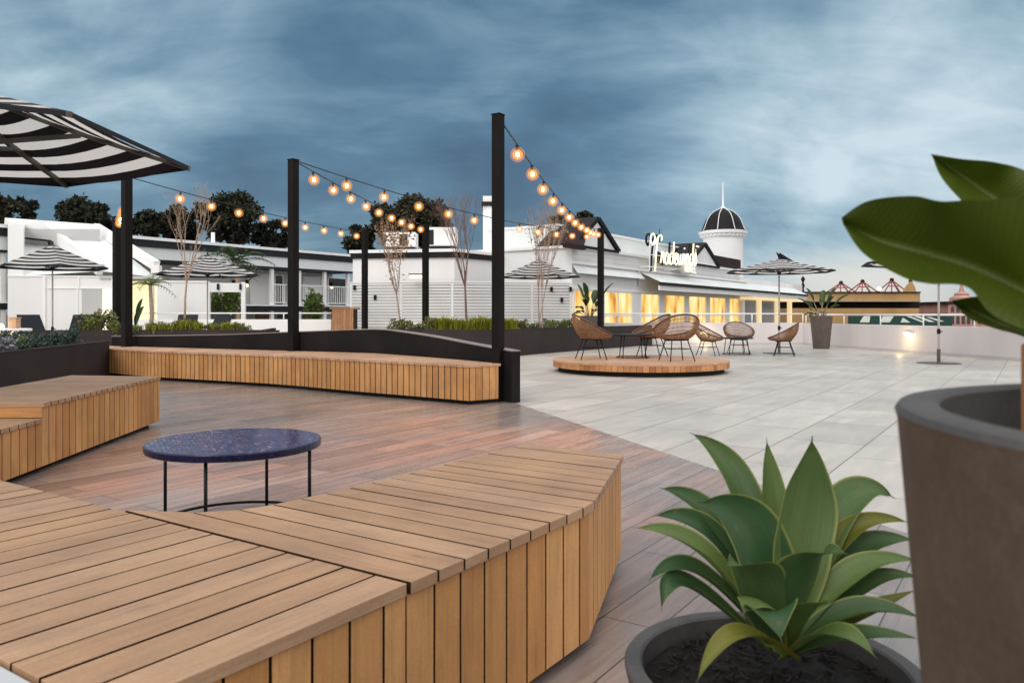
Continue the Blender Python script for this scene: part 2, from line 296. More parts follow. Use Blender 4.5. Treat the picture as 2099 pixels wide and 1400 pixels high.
# ---------------------------------------------------------------- mesh builder
class MB:
    def __init__(s): s.v = []; s.f = []; s.uv = []; s.mi = []
    def add(s, vs, fs, uvs=None, mi=0):
        o = len(s.v); s.v += [Vector(p) for p in vs]
        for i, f in enumerate(fs):
            s.f.append([o + k for k in f]); s.uv.append(uvs[i] if uvs else None); s.mi.append(mi)
        return s
    def quad(s, a, b, c, d, mi=0, uv=None):
        return s.add([a, b, c, d], [(0, 1, 2, 3)], [uv] if uv else None, mi)
    def prism(s, poly, z0, z1, mi=0):
        """vertical prism over a plan polygon (counter-clockwise from above); z1 may be a list of heights"""
        n = len(poly); zt = z1 if isinstance(z1, (list, tuple)) else [z1] * n
        vs = [Vector((p[0], p[1], z0)) for p in poly] + [Vector((p[0], p[1], zt[i])) for i, p in enumerate(poly)]
        fs = [tuple(range(n - 1, -1, -1)), tuple(range(n, 2 * n))] + [(i, (i + 1) % n, n + (i + 1) % n, n + i) for i in range(n)]
        return s.add(vs, fs, None, mi)
    def box(s, c, size, ax=None, mi=0):
        """box centred at c; ax = plan direction of its first side"""
        c = Vector(c); a = Vector((ax[0], ax[1], 0)).normalized() if ax is not None else Vector((1, 0, 0))
        b = Vector((-a.y, a.x, 0)); k = Vector((0, 0, 1))
        sx, sy, sz = size[0] / 2, size[1] / 2, size[2] / 2
        return s.obox(c, a * sx, b * sy, k * sz, mi)
    def obox(s, c, a, b, k, mi=0, smi=None):
        """box from its centre and three half-axes; UVs in metres, u along the longest half-axis of each face"""
        vs = [c + a * i + b * j + k * l for l in (-1, 1) for j in (-1, 1) for i in (-1, 1)]
        fs = [(0, 2, 3, 1), (4, 5, 7, 6), (0, 1, 5, 4), (2, 6, 7, 3), (0, 4, 6, 2), (1, 3, 7, 5)]
        uvs = []
        for f in fs:
            e1 = (vs[f[1]] - vs[f[0]]).length; e2 = (vs[f[2]] - vs[f[1]]).length
            if e1 >= e2: uvs.append([(0, 0), (e1, 0), (e1, e2), (0, e2)])
            else: uvs.append([(0, 0), (0, e1), (e2, e1), (e2, 0)])
        n0 = len(s.mi); s.add(vs, fs, uvs, mi)
        if smi is not None: s.mi[n0 + 4] = s.mi[n0 + 5] = smi
        return s
    def beam(s, p, q, w, h, up=(0, 0, 1), mi=0):
        p, q = Vector(p), Vector(q); d = q - p; L = d.length
        if L < 1e-6: return s
        d /= L; upv = Vector(up)
        if abs(d.dot(upv)) > 0.98: upv = Vector((1, 0, 0))
        side = d.cross(upv).normalized(); u2 = side.cross(d)
        return s.obox((p + q) / 2, d * (L / 2), side * (w / 2), u2 * (h / 2), mi)
    def board(s, c4, z0, z1, sides=()):
        """board over four plan corners a b c d (a-b and d-c the long sides); UVs run along it"""
        a, b, c, d = [Vector((p[0], p[1], 0)) for p in c4]
        L = ((b + c) / 2 - (a + d) / 2).length; W = (d - a).length
        vs = [p + Vector((0, 0, z0)) for p in (a, b, c, d)] + [p + Vector((0, 0, z1)) for p in (a, b, c, d)]
        t = z1 - z0
        fs = [(3, 2, 1, 0), (4, 5, 6, 7), (0, 1, 5, 4), (1, 2, 6, 5), (2, 3, 7, 6), (3, 0, 4, 7)]
        uvs = [[(0, W), (L, W), (L, 0), (0, 0)], [(0, 0), (L, 0), (L, W), (0, W)], [(0, 0), (L, 0), (L, t), (0, t)], [(0, 0), (W, 0), (W, t), (0, t)], [(L, 0), (0, 0), (0, t), (L, t)], [(W, 0), (0, 0), (0, t), (W, t)]]
        n0 = len(s.mi); s.add(vs, fs, uvs)
        for k in sides: s.mi[n0 + k] = 1
        return s
    def tube(s, pts, r, n=6, mi=0, closed=False, caps=True):
        pts = [Vector(p) for p in pts]; m = len(pts); vs = []; fs = []
        rr = r if isinstance(r, (list, tuple)) else [r] * m
        prev = None
        for i, p in enumerate(pts):
            if closed: t = pts[(i + 1) % m] - pts[i - 1]
            else: t = pts[min(i + 1, m - 1)] - pts[max(i - 1, 0)]
            t.normalize()
            if prev is None:
                a = t.cross(Vector((0, 0, 1)));
                if a.length < 0.05: a = t.cross(Vector((1, 0, 0)))
            else: a = prev - t * prev.dot(t)
            a.normalize(); prev = a; b = t.cross(a)
            for k in range(n):
                an = 2 * pi * k / n; vs.append(p + (a * cos(an) + b * sin(an)) * rr[i])
        for i in range(m if closed else m - 1):
            j = (i + 1) % m
            for k in range(n):
                fs.append((i * n + k, i * n + (k + 1) % n, j * n + (k + 1) % n, j * n + k))
        if caps and not closed:
            fs.append(tuple(range(n - 1, -1, -1))); fs.append(tuple((m - 1) * n + k for k in range(n)))
        return s.add(vs, fs, None, mi)
    def lathe(s, prof, c=(0, 0, 0), n=40, mi=0, sx=1.0, sy=1.0):
        c = Vector(c); vs = []; fs = []; m = len(prof)
        for r, z in prof:
            for k in range(n): an = 2 * pi * k / n; vs.append(c + Vector((r * cos(an) * sx, r * sin(an) * sy, z)))
        for i in range(m - 1):
            for k in range(n): fs.append((i * n + k, i * n + (k + 1) % n, (i + 1) * n + (k + 1) % n, (i + 1) * n + k))
        return s.add(vs, fs, None, mi)
    def disc(s, c, r, n=40, up=True, mi=0, sx=1, sy=1):
        c = Vector(c); vs = [c + Vector((r * cos(2 * pi * k / n) * sx, r * sin(2 * pi * k / n) * sy, 0)) for k in range(n)]
        return s.add(vs, [tuple(range(n)) if up else tuple(range(n - 1, -1, -1))], None, mi)
    def sphere(s, c, r, nu=12, nv=8, mi=0, sz=1.0):
        prof = [(max(1e-4, r * sin(pi * i / nv)), -r * cos(pi * i / nv) * sz) for i in range(nv + 1)]
        return s.lathe(prof, c, nu, mi)
    def build(s, name, mat, parent=None, smooth=False, world=True, bevel=0.0):
        me = bpy.data.meshes.new(name)
        off = parent_off(parent) if (parent is not None and world) else Vector((0, 0, 0))
        me.from_pydata([tuple(p - off) for p in s.v], [], s.f)
        mats = mat if isinstance(mat, (list, tuple)) else [mat]
        for m in mats: me.materials.append(M[m] if isinstance(m, str) else m)
        if any(s.mi): me.polygons.foreach_set('material_index', s.mi)
        if any(u is not None for u in s.uv):
            ul = me.uv_layers.new(name='UVMap'); k = 0; flat = []
            for f, u in zip(s.f, s.uv):
                for i in range(len(f)): flat += list(u[i]) if u else [0.0, 0.0]
            ul.data.foreach_set('uv', flat)
        if smooth: me.polygons.foreach_set('use_smooth', [True] * len(s.f))
        me.update()
        o = bpy.data.objects.new(name, me); COL.objects.link(o)
        if parent is not None: o.parent = parent
        if smooth == 'auto':
            md = o.modifiers.new('edges', 'EDGE_SPLIT'); md.split_angle = radians(40)
        if bevel:
            b = o.modifiers.new('arris', 'BEVEL'); b.width = bevel; b.segments = 2; b.limit_method = 'ANGLE'
        return o
def parent_off(p):
    off = Vector((0, 0, 0))
    while p is not None: off += p.location; p = p.parent
    return off
def tag(o, label=None, cat=None, group=None, kind=None):
    if label: o['label'] = label
    if cat: o['category'] = cat
    if group: o['group'] = group
    if kind: o['kind'] = kind
    return o
def thing(name, label, cat, loc=(0, 0, 0), group=None, rz=0.0):
    o = bpy.data.objects.new(name, None); o.empty_display_size = 0.2
    COL.objects.link(o); o.location = Vector(loc); o.rotation_euler = (0, 0, rz)
    return tag(o, label, cat, group)
def dup(root, loc, rz, label, group=None, scale=None):
    def cp(o, par):
        c = o.copy(); COL.objects.link(c); c.parent = par
        for ch in o.children: cp(ch, c)
        return c
    r = cp(root, None); r.location = Vector(loc); r.rotation_euler = (0, 0, rz); r['label'] = label
    if group: r['group'] = group
    if scale: r.scale = (scale,) * 3
    return r
def resample(pts, step):
    """points every `step` metres along a polyline smoothed by Catmull-Rom"""
    P = [Vector(p) for p in pts]; P = [P[0] * 2 - P[1]] + P + [P[-1] * 2 - P[-2]]
    fine = []
    for i in range(1, len(P) - 2):
        for k in range(24):
            t = k / 24; a, b, c, d = P[i - 1], P[i], P[i + 1], P[i + 2]
            fine.append(0.5 * ((2 * b) + (c - a) * t + (2 * a - 5 * b + 4 * c - d) * t * t + (3 * b - a - 3 * c + d) * t ** 3))
    fine.append(P[-2])
    out = [fine[0]]; acc = 0.0
    for i in range(1, len(fine)):
        acc += (fine[i] - fine[i - 1]).length
        if acc >= step: out.append(fine[i]); acc = 0.0
    if (out[-1] - fine[-1]).length > step * 0.3: out.append(fine[-1])
    else: out[-1] = fine[-1]
    return out
def at_frac(pts, n):
    """n+1 points at equal fractions along a smoothed polyline"""
    f = resample(pts, 0.02); L = [0.0]
    for i in range(1, len(f)): L.append(L[-1] + (f[i] - f[i - 1]).length)
    out = []; j = 0
    for k in range(n + 1):
        s_ = L[-1] * k / n
        while j < len(L) - 2 and L[j + 1] < s_: j += 1
        t = (s_ - L[j]) / max(1e-9, L[j + 1] - L[j]); out.append(f[j].lerp(f[j + 1], min(1, t)))
    return out
# ================================================================ SETTING
def sheet(name, poly, z, mat):
    o = MB().add([(p[0], p[1], z) for p in poly], [tuple(range(len(poly)))]).build(name, mat)
    return tag(o, kind='structure')
sheet('street_ground', [(-1500, -200), (1500, -200), (1500, 3000), (-1500, 3000)], -4.2, plain('asphalt', (0.06, 0.06, 0.062), 0.85, 0.2, 0.2))
tf = MB().prism([(-22, -6), (18.0, -6), (11.35, 17.2), (10.25, 24.6), (9.9, 27.0), (-14, 27.0), (-22, 24)], -0.5, 0.0).build('terrace_floor', 'tiles')
tag(tf, kind='structure')
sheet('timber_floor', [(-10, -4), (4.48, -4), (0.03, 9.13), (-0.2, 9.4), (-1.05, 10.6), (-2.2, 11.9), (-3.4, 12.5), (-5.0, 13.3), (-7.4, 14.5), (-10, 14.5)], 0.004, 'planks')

PITCH, GAP, BT = 0.0975, 0.0062, 0.46

# ================================================================ FRONT L-SHAPED BENCH
def inner_v(u):
    pts = [(1.272, 2.262), (1.384, 2.042), (1.457, 1.972), (1.55, 1.932), (1.754, 1.912), (1.93, 1.898), (3.1, 1.895)]
    for (a, b), (c, d) in zip(pts, pts[1:]):
        if u <= c: return b + (d - b) * (u - a) / (c - a)
    return pts[-1][1]
def outer_v(u): return 1.123 if u < 2.12 else 1.123 + (u - 2.12) * (1.405 - 1.123) / (2.92 - 2.12)
fb = thing('timber_bench', 'large L-shaped slatted timber bench in front of the mosaic table, its far corner cut off', 'bench', uv2(1.6, 1.5))
top = MB(); z0, z1 = BT - 0.028, BT
v = 1.123
while v < 4.6:                                            # boards of the left arm run along u
    a, b = v + GAP / 2, v + PITCH - GAP / 2
    top.board([uv2(0.615, a), uv2(1.274, a), uv2(1.274, b), uv2(0.615, b)], z0, z1 + rnd.uniform(-.0008, .0008), (4,) if v < 1.13 else (2, 4)); v += PITCH
u = 1.284; uend = 2.955
while u < uend - 0.03:                                    # boards of the right arm run along v
    a, b = u, min(u + PITCH - GAP, uend)
    top.board([uv2(a, outer_v(a)), uv2(a, inner_v(a)), uv2(b, inner_v(b)), uv2(b, outer_v(b))], z0, z1 + rnd.uniform(-.0008, .0008), (2, 4)); u += PITCH
top.build('seat', ['bench_top', 'board_edge'], fb, bevel=0.0018)
def clad(path, mb, z0, z1, th=0.022, pitch=PITCH, gap=GAP):
    """upright boards along a straight run from path[0] to path[1], faces on the right-hand side"""
    p, q = Vector(path[0][:2]), Vector(path[1][:2]); d = (q - p); L = d.length; d /= L; nrm = Vector((-d.y, d.x))
    s = 0.0
    while s < L - 0.015:
        e = min(s + pitch - gap, L)
        c = p + d * ((s + e) / 2) + nrm * (th / 2)
        mb.obox(Vector((c.x, c.y, (z0 + z1) / 2)), Vector((d.x, d.y, 0)) * ((e - s) / 2), Vector((nrm.x, nrm.y, 0)) * (th / 2), Vector((0, 0, (z1 - z0) / 2)), 0, 1)
        s += pitch
sd = MB(); IN = 0.012
clad((uv2(0.63, 1.123 + IN), uv2(1.28, 1.123 + IN)), sd, 0.045, z0 - .001)
clad((uv2(1.284, 1.123 + IN), uv2(2.12, 1.123 + IN)), sd, 0.045, z0 - .001)
clad((uv2(2.12, 1.123 + IN), uv2(2.945, outer_v(2.945) + IN)), sd, 0.045, z0 - .001)
clad((uv2(2.945, outer_v(2.945) + .03), uv2(2.945, 1.885)), sd, 0.045, z0 - .001)
clad((uv2(2.94, 1.883), uv2(1.75, 1.898)), sd, 0.045, z0 - .001)
clad((uv2(1.26, 2.3), uv2(1.26, 4.55)), sd, 0.045, z0 - .001)
clad((uv2(0.63, 4.55), uv2(0.63, 1.14)), sd, 0.045, z0 - .001)
sd.build('side_cladding', ['bench_side', 'board_edge'], fb, bevel=0.0014)
pl = MB(); pl.prism([uv2(.70, 1.19), uv2(2.1, 1.19), uv2(2.90, 1.47), uv2(2.90, 1.85), uv2(1.6, 1.87), uv2(1.4, 2.0), uv2(1.22, 2.25), uv2(1.22, 4.5), uv2(.70, 4.5)], 0.004, z0 - .004)
pl.build('plinth', 'shadow_gap', fb)
M['pale_cap'] = plain('pale_cap', (0.50, 0.53, 0.54), 0.5, 0.06, 4.0)
lw = MB().prism([uv2(0.05, 1.2), uv2(0.607, 1.2), uv2(0.607, 3.6), uv2(0.05, 3.6)], 0.004, 0.456)
tag(lw.build('low_wall', 'pale_cap', bevel=.004), 'pale grey low wall against the near end of the large timber bench', 'wall')

# ================================================================ LEFT STEPPED BENCH
sb = thing('stepped_bench', 'two-level timber bench with a lower step, standing beside the dark planter at the left edge', 'bench', (-3.5, 6.2, 0))
A, B_, C_, D_ = Vector((-3.06, 5.10)), Vector((-3.275, 7.28)), Vector((-4.19, 7.42)), Vector((-3.93, 5.05))
top = MB(); n = 22
def lp(p, q, t): return p + (q - p) * t
for i in range(n):
    t0, t1 = i / n + .002, (i + 1) / n - .002
    top.board([lp(A, B_, t0), lp(D_, C_, t0), lp(D_, C_, t1), lp(A, B_, t1)], z0, z1, (2, 4) if i else (4,))
A2, D2 = Vector((-2.80, 2.5)), Vector((-3.66, 2.4)); n2 = 26; ZL = 0.362
low = MB()
A1, D1 = A + Vector((0.0015, -.012)), D_ + Vector((0, -.012))
for i in range(n2):
    t0, t1 = i / n2 + .0015, (i + 1) / n2 - .0015
    low.board([lp(A2, A1, t0), lp(D2, D1, t0), lp(D2, D1, t1), lp(A2, A1, t1)], ZL - .028, ZL, (2, 4))
top.build('seat', ['bench_top', 'board_edge'], sb, bevel=.0018); low.build('step_seat', ['bench_top', 'board_edge'], sb, bevel=.0018)
sd = MB(); ix = Vector((-.012, 0))
clad((A2 + ix, A + ix), sd, .045, ZL - .029); clad((A + ix, B_ + ix), sd, .045, z0 - .001); clad((B_ + Vector((-.02, -.012)), C_ + Vector((0, -.012))), sd, .045, z0 - .001)
sd.beam((A.x - .01, A.y + .006, (ZL + z0) / 2 + .0), (D_.x, D_.y + .006, (ZL + z0) / 2), .02, z0 - ZL - .004)
sd.build('side_cladding', ['bench_side', 'board_edge'], sb, bevel=.0014)
MB().prism([(-3.7, 2.5), (-2.89, 2.55), (-3.14, 5.1), (-3.35, 7.2), (-4.15, 7.35), (-3.95, 5.1)], .004, ZL - .03).build('plinth', 'shadow_gap', sb)

# ================================================================ LONG CURVED BENCH + BACKREST WALL
front = [(-.49, 8.87, 0), (-1.15, 9.37, 0), (-1.82, 9.85, 0), (-2.24, 10.17, 0), (-3.44, 11.08, 0), (-5.5, 12.2, 0), (-6.95, 13.25, 0)]
back = [(-.13, 9.16, 0), (-.55, 9.78, 0), (-1.05, 10.43, 0), (-1.6, 11.1, 0), (-2.15, 11.65, 0), (-3.4, 12.3, 0), (-5.0, 13.1, 0), (-7.4, 14.3, 0)]
nb = 82
fp, bp = at_frac(front, nb), at_frac(back, nb)
lb = thing('curved_bench', 'long curved timber bench along the swooping charcoal wall, below the three tallest posts', 'bench', (-3.4, 11.6, 0))
top = MB()
for i in range(nb):
    top.board([lp(fp[i], fp[i + 1], .03), lp(bp[i], bp[i + 1], .03), lp(bp[i], bp[i + 1], .97), lp(fp[i], fp[i + 1], .97)], z0, z1, (2, 4) if i else (4,))
top.build('seat', ['stage_top', 'board_edge'], lb)
sd = MB()
for i in range(nb):
    p, q = fp[i + 1], fp[i]; d = (q - p).normalized(); nn = Vector((-d.y, d.x, 0))
    if nn.y < 0: nn = -nn
    c = (p + q) / 2 + nn * .022; sd.obox(Vector((c.x, c.y, (.052 + z0) / 2)), d * ((q - p).length / 2 - .006), nn * .011, Vector((0, 0, (z0 - .053) / 2)), 0, 1)
clad((Vector((-.49, 8.885)), Vector((-.16, 9.15))), sd, .052, z0 - .001)
sd.build('side_cladding', ['bench_side', 'board_edge'], lb)
pl = MB()
off = [(x, y + .09) for x, y, _ in front]; off[0] = (-.47, 8.96)
pl.prism([(p[0], p[1]) for p in ([(-.16, 9.2)] + [(b[0], b[1]) for b in back[1:]])][::1] + off[::-1], .004, z0 - .004)
pl.build('plinth', 'shadow_gap', lb)

zs = [.615, .67, .735, .79, .82, .77, .70, .64]
bk = [Vector((-.005, 9.12, .615))] + [Vector((b[0] + .045, b[1] + .035, z)) for b, z in zip(back[1:], zs[1:])]
bs = at_frac([tuple(p) for p in bk], 70)
wl = MB(); vs = []; fs = []; TH = .125
for i, p in enumerate(bs):
    t = (bs[min(i + 1, 70)] - bs[max(i - 1, 0)]); t.z = 0; t.normalize(); nn = Vector((t.y, -t.x, 0))
    if nn.y < 0: nn = -nn
    q = p + nn * TH + Vector((.0, 0, 0))
    vs += [(p.x, p.y, .004), (p.x, p.y, p.z - .014), (q.x, q.y, p.z - .014), (q.x, q.y, .004)]
for i in range(70):
    a, b = 4 * i, 4 * i + 4
    fs += [(a, b, b + 1, a + 1), (a + 1, b + 1, b + 2, a + 2), (a + 2, b + 2, b + 3, a + 3)]
fs += [(0, 1, 2, 3), (283, 282, 281, 280)]
wl.add(vs, fs)
cw = thing('curved_wall', 'charcoal backrest wall behind the curved bench, its top edge rising in a swoop', 'wall', (-3.4, 12.3, 0))
wl.build('wall', 'charcoal', cw)
cp = MB(); vs = []; fs = []
for i, p in enumerate(bs):
    t = (bs[min(i + 1, 70)] - bs[max(i - 1, 0)]); t.z = 0; t.normalize(); nn = Vector((t.y, -t.x, 0))
    if nn.y < 0: nn = -nn
    q = p + nn * (TH + .004); r = p - nn * .004
    vs += [(r.x, r.y, p.z - .013), (r.x, r.y, p.z), (q.x, q.y, p.z), (q.x, q.y, p.z - .013)]
fs = []
for i in range(70):
    a, b = 4 * i, 4 * i + 4
    fs += [(a, b, b + 1, a + 1), (a + 1, b + 1, b + 2, a + 2), (a + 2, b + 2, b + 3, a + 3), (a + 3, b + 3, b, a)]
fs += [(0, 1, 2, 3), (283, 282, 281, 280)]
cp.add(vs, fs); cp.build('coping', 'cap_edge', cw)

# ================================================================ MOSAIC TABLE
TX, TY, TZ = -1.365, 3.85, 0.42
tb = thing('mosaic_table', 'round low table with glossy dark blue mosaic top on thin black legs', 'table', (TX, TY, 0))
mb = MB(); R = .412
mb.lathe([(R - .012, TZ - .038), (R - .002, TZ - .034), (R, TZ - .028), (R, TZ - .006), (R - .003, TZ - .001), (R - .008, TZ)], (TX, TY, 0), 72, 1)
mb.disc((TX, TY, TZ), R - .008, 72); mb.disc((TX, TY, TZ - .038), R - .012, 72, False)
mb.build('tabletop', ['mosaic', 'mosaic_edge'], tb, smooth=False)
for a in (172, 84, -3, -90):
    c = Vector((TX + .372 * cos(radians(a)), TY + .372 * sin(radians(a)), 0))
    MB().tube([c + Vector((0, 0, .002)), c + Vector((0, 0, TZ - .037))], .0085, 8).build('leg', 'black_metal', tb, smooth=True)
MB().tube([(TX + .372 * cos(a), TY + .372 * sin(a), .026) for a in [2 * pi * k / 64 for k in range(64)]], .0075, 8, closed=True).build('base_ring', 'black_metal', tb, smooth=True)

# ================================================================ PLANTER WALLS
def wall_run(name, label, pts, th, h, mat, cat='planter', smooth_step=.4):
    o = thing(name, label, cat, (pts[0][0], pts[0][1], 0)); P = resample([(x, y, 0) for x, y in pts], smooth_step)
    vs = []; fs = []; k = len(P); cv = []
    for i, p in enumerate(P):
        t = P[min(i + 1, k - 1)] - P[max(i - 1, 0)]; t.normalize(); nn = Vector((-t.y, t.x, 0)); q = p + nn * th; r = p - nn * .006
        vs += [(p.x, p.y, -.01), (p.x, p.y, h - .02), (q.x, q.y, h - .02), (q.x, q.y, -.01)]
        q2 = q + nn * .006; cv += [(r.x, r.y, h - .019), (r.x, r.y, h), (q2.x, q2.y, h), (q2.x, q2.y, h - .019)]
    def faces(closed):
        f = []
        for i in range(k - 1):
            a, b = 4 * i, 4 * i + 4; f += [(a, b, b + 1, a + 1), (a + 1, b + 1, b + 2, a + 2), (a + 2, b + 2, b + 3, a + 3), (a + 3, b + 3, b, a)]
        e = 4 * (k - 1); return f + [(0, 1, 2, 3), (e + 3, e + 2, e + 1, e)]
    MB().add(vs, faces(1)).build('wall', mat, o); MB().add(cv, faces(1)).build('coping', mat if h < .6 else 'charcoal_warm', o)
    return o, P
nearp, _ = wall_run('planter_box', 'charcoal planter box behind the stepped bench, filled with low shrubs', [(-4.45, 2.4), (-5.3, 5.0), (-6.07, 9.27), (-6.62, 12.2), (-6.78, 13.15)], .09, .59, 'charcoal_warm')
MB().prism([(-4.6, 2.4), (-5.45, 5), (-6.2, 9.27), (-6.75, 12.1), (-6.9, 13.1), (-10, 13.0), (-10, 2.4)], .1, .53).build('soil', 'soil', nearp)
leftp, _ = wall_run('planter_box', 'long charcoal planter box behind the curved wall, holding the tall bare tree and grasses', [(-13.5, 17.4), (-11, 18.2), (-8.6, 18.75), (-5.95, 18.55)], .1, .665, 'charcoal_warm')
MB().prism([(-13.4, 17.55), (-11, 18.33), (-8.6, 18.88), (-5.96, 18.66), (-6.4, 21.5), (-13.5, 21.5)], .05, .60).build('soil', 'soil', leftp)
MB().prism([(-6.02, 18.6), (-5.94, 18.57), (-6.5, 21.5), (-6.6, 21.5)], 0, .66).build('end_wall', 'charcoal_warm', leftp)
rightp, _ = wall_run('planter_box', 'charcoal planter box behind the tallest post, holding three slender trees and yellow grasses', [(-3.3, 19.2), (-2.4, 18.75), (-.9, 18.6), (.1, 19.3), (.64, 20.3), (2.6, 23.2), (4.75, 26.45)], .1, .67, 'charcoal_warm')
MB().prism([(-3.3, 19.3), (-2.4, 18.87), (-.95, 18.73), (.0, 19.4), (.54, 20.36), (2.5, 23.26), (4.6, 26.4), (2.6, 26.6), (-3.6, 24.0)], .05, .60).build('soil', 'soil', rightp)

# ================================================================ POSTS AND FESTOON STRINGS
def post(c, z0_, z1_, w, label):
    o = thing('string_light_post', label, 'post', (c[0], c[1], 0), 'dark posts carrying the string lights')
    ax = (UX, UY)
    MB().box((c[0], c[1], (z0_ + z1_) / 2), (w, w, z1_ - z0_), ax).build('pole', 'post_paint', o, bevel=.004)
    MB().box((c[0], c[1], z1_ + .006), (w + .012, w + .012, .012), ax).build('cap', 'post_paint', o)
    return Vector((c[0], c[1], z1_))
P1 = post((-.165, 9.27), .004, 3.40, .112, 'tallest dark post, standing at the near end of the curved bench')
P2 = post((-3.44, 12.28), .46, 3.46, .125, 'dark post rising from the middle of the curved bench')
P3 = post((-6.86, 13.9), .46, 3.53, .14, 'dark post at the far left end of the curved bench, beside the big umbrella')
P4 = post((-9.82, 19.4), .6, 3.45, .15, 'slimmer dark post close behind the left-end bench post, in the grasses')
P5 = post((-4.30, 22.8), .0, 3.46, .135, 'thin dark post in front of the slatted screen, left of the sparse leafy tree')
P6 = post((-2.36, 21.3), .6, 3.48, .135, 'thin dark post between the sparse leafy tree and the bare tree')
P7 = post((2.66, 23.4), .6, 3.60, .15, 'dark post in front of the gabled building, beside the potted palm-like plant')

bulb_src = []
def festoon(label, a, b, sag, n, t0=0.02, t1=0.985):
    o = thing('festoon_string', label, 'string lights', a, 'strings of warm bulbs')
    def pt(t): return a.lerp(b, t) - Vector((0, 0, sag * 4 * t * (1 - t)))
    MB().tube([pt(k / 40) for k in range(41)], .009, 5).build('cable', 'rope', o, smooth=True)
    for k in range(n):
        t = t0 + (t1 - t0) * (k + .5) / n; p = pt(t) - Vector((0, 0, .015))
        if not bulb_src:
            c = MB().sphere((0, 0, -.125), .066, 14, 10).build('bulb', 'bulb_glass', None, smooth=True)
            f = MB().sphere((0, 0, -.125), .023, 10, 8, sz=1.3).build('filament', 'bulb_core', c, smooth=True, world=False)
            g_ = MB().sphere((0, 0, -.125), .098, 14, 10).build('glow_halo', 'bulb_halo', c, smooth=True, world=False)  # emissive shell added to imitate the glow around the bulb
            s_ = MB().lathe([(.001, 0), (.017, 0), (.020, -.03), (.022, -.07), (.001, -.072)], n=10).build('socket', 'black_metal', c, smooth=True, world=False)
            bulb_src.append((c, f, s_, g_))
        else:
            c = bulb_src[0][0].copy(); COL.objects.link(c)
            for ch in bulb_src[0][1:]:
                d = ch.copy(); COL.objects.link(d); d.parent = c
        c.parent = o; c.location = p - a; c.rotation_euler = (rnd.uniform(-.15, .15), rnd.uniform(-.15, .15), 0)
festoon('string of warm bulbs from the tallest post to the post by the gabled building', P1 + Vector((.06, .03, -.10)), P7 + Vector((-.02, 0, -.05)), .28, 12)
festoon('string of warm bulbs from the middle bench post to the post by the bare tree', P2 + Vector((.05, .05, -.03)), P6 + Vector((0, 0, -.04)), .07, 9)
festoon('string of warm bulbs from the middle bench post, passing behind the tallest post', P2 + Vector((.07, 0, -.02)), P7 + Vector((-.05, 0, -.12)), .24, 11, .05, .97)
festoon('string of warm bulbs from the left-end bench post past the big dark tree', P3 + Vector((.07, .03, -.06)), P5 + Vector((0, 0, -.04)), .09, 9, .09, .99)
festoon('short string of warm bulbs close together between the two posts at far left', P3 + Vector((-.06, .04, -.35)), P4 + Vector((.05, 0, -.04)), .08, 7, .16, .99)

# ================================================================ ROUND STAGE
SX, SY, SR = 2.35, 14.35, 1.60
st = thing('round_platform', 'low round timber platform carrying three rattan chairs and a table', 'platform', (SX, SY, 0))
mb = MB(); w = PITCH; y = -SR
while y < SR - .01:
    a, b = y + .003, min(y + w - .003, SR - .002)
    ha, hb = math.sqrt(max(0.0001, SR ** 2 - a * a)), math.sqrt(max(0.0001, SR ** 2 - b * b))
    mb.board([(SX - ha, SY + a), (SX + ha, SY + a), (SX + hb, SY + b), (SX - hb, SY + b)], .184, .21); y += w
mb.build('deck', 'stage_top', st)
mb = MB(); k = 96
for i in range(k):
    a0 = 2 * pi * (i + .03) / k; a1 = 2 * pi * (i + .97) / k; r1, r0 = SR - .006, SR - .03
    mb.board([(SX + r1 * cos(a0), SY + r1 * sin(a0)), (SX + r1 * cos(a1), SY + r1 * sin(a1)), (SX + r0 * cos(a1), SY + r0 * sin(a1)), (SX + r0 * cos(a0), SY + r0 * sin(a0))], .085, .183)
mb.build('edge_cladding', 'stage_side', st)
MB().lathe([(SR - .1, .001), (SR - .1, .18)], (SX, SY, 0), 48).build('plinth', 'shadow_gap', st)

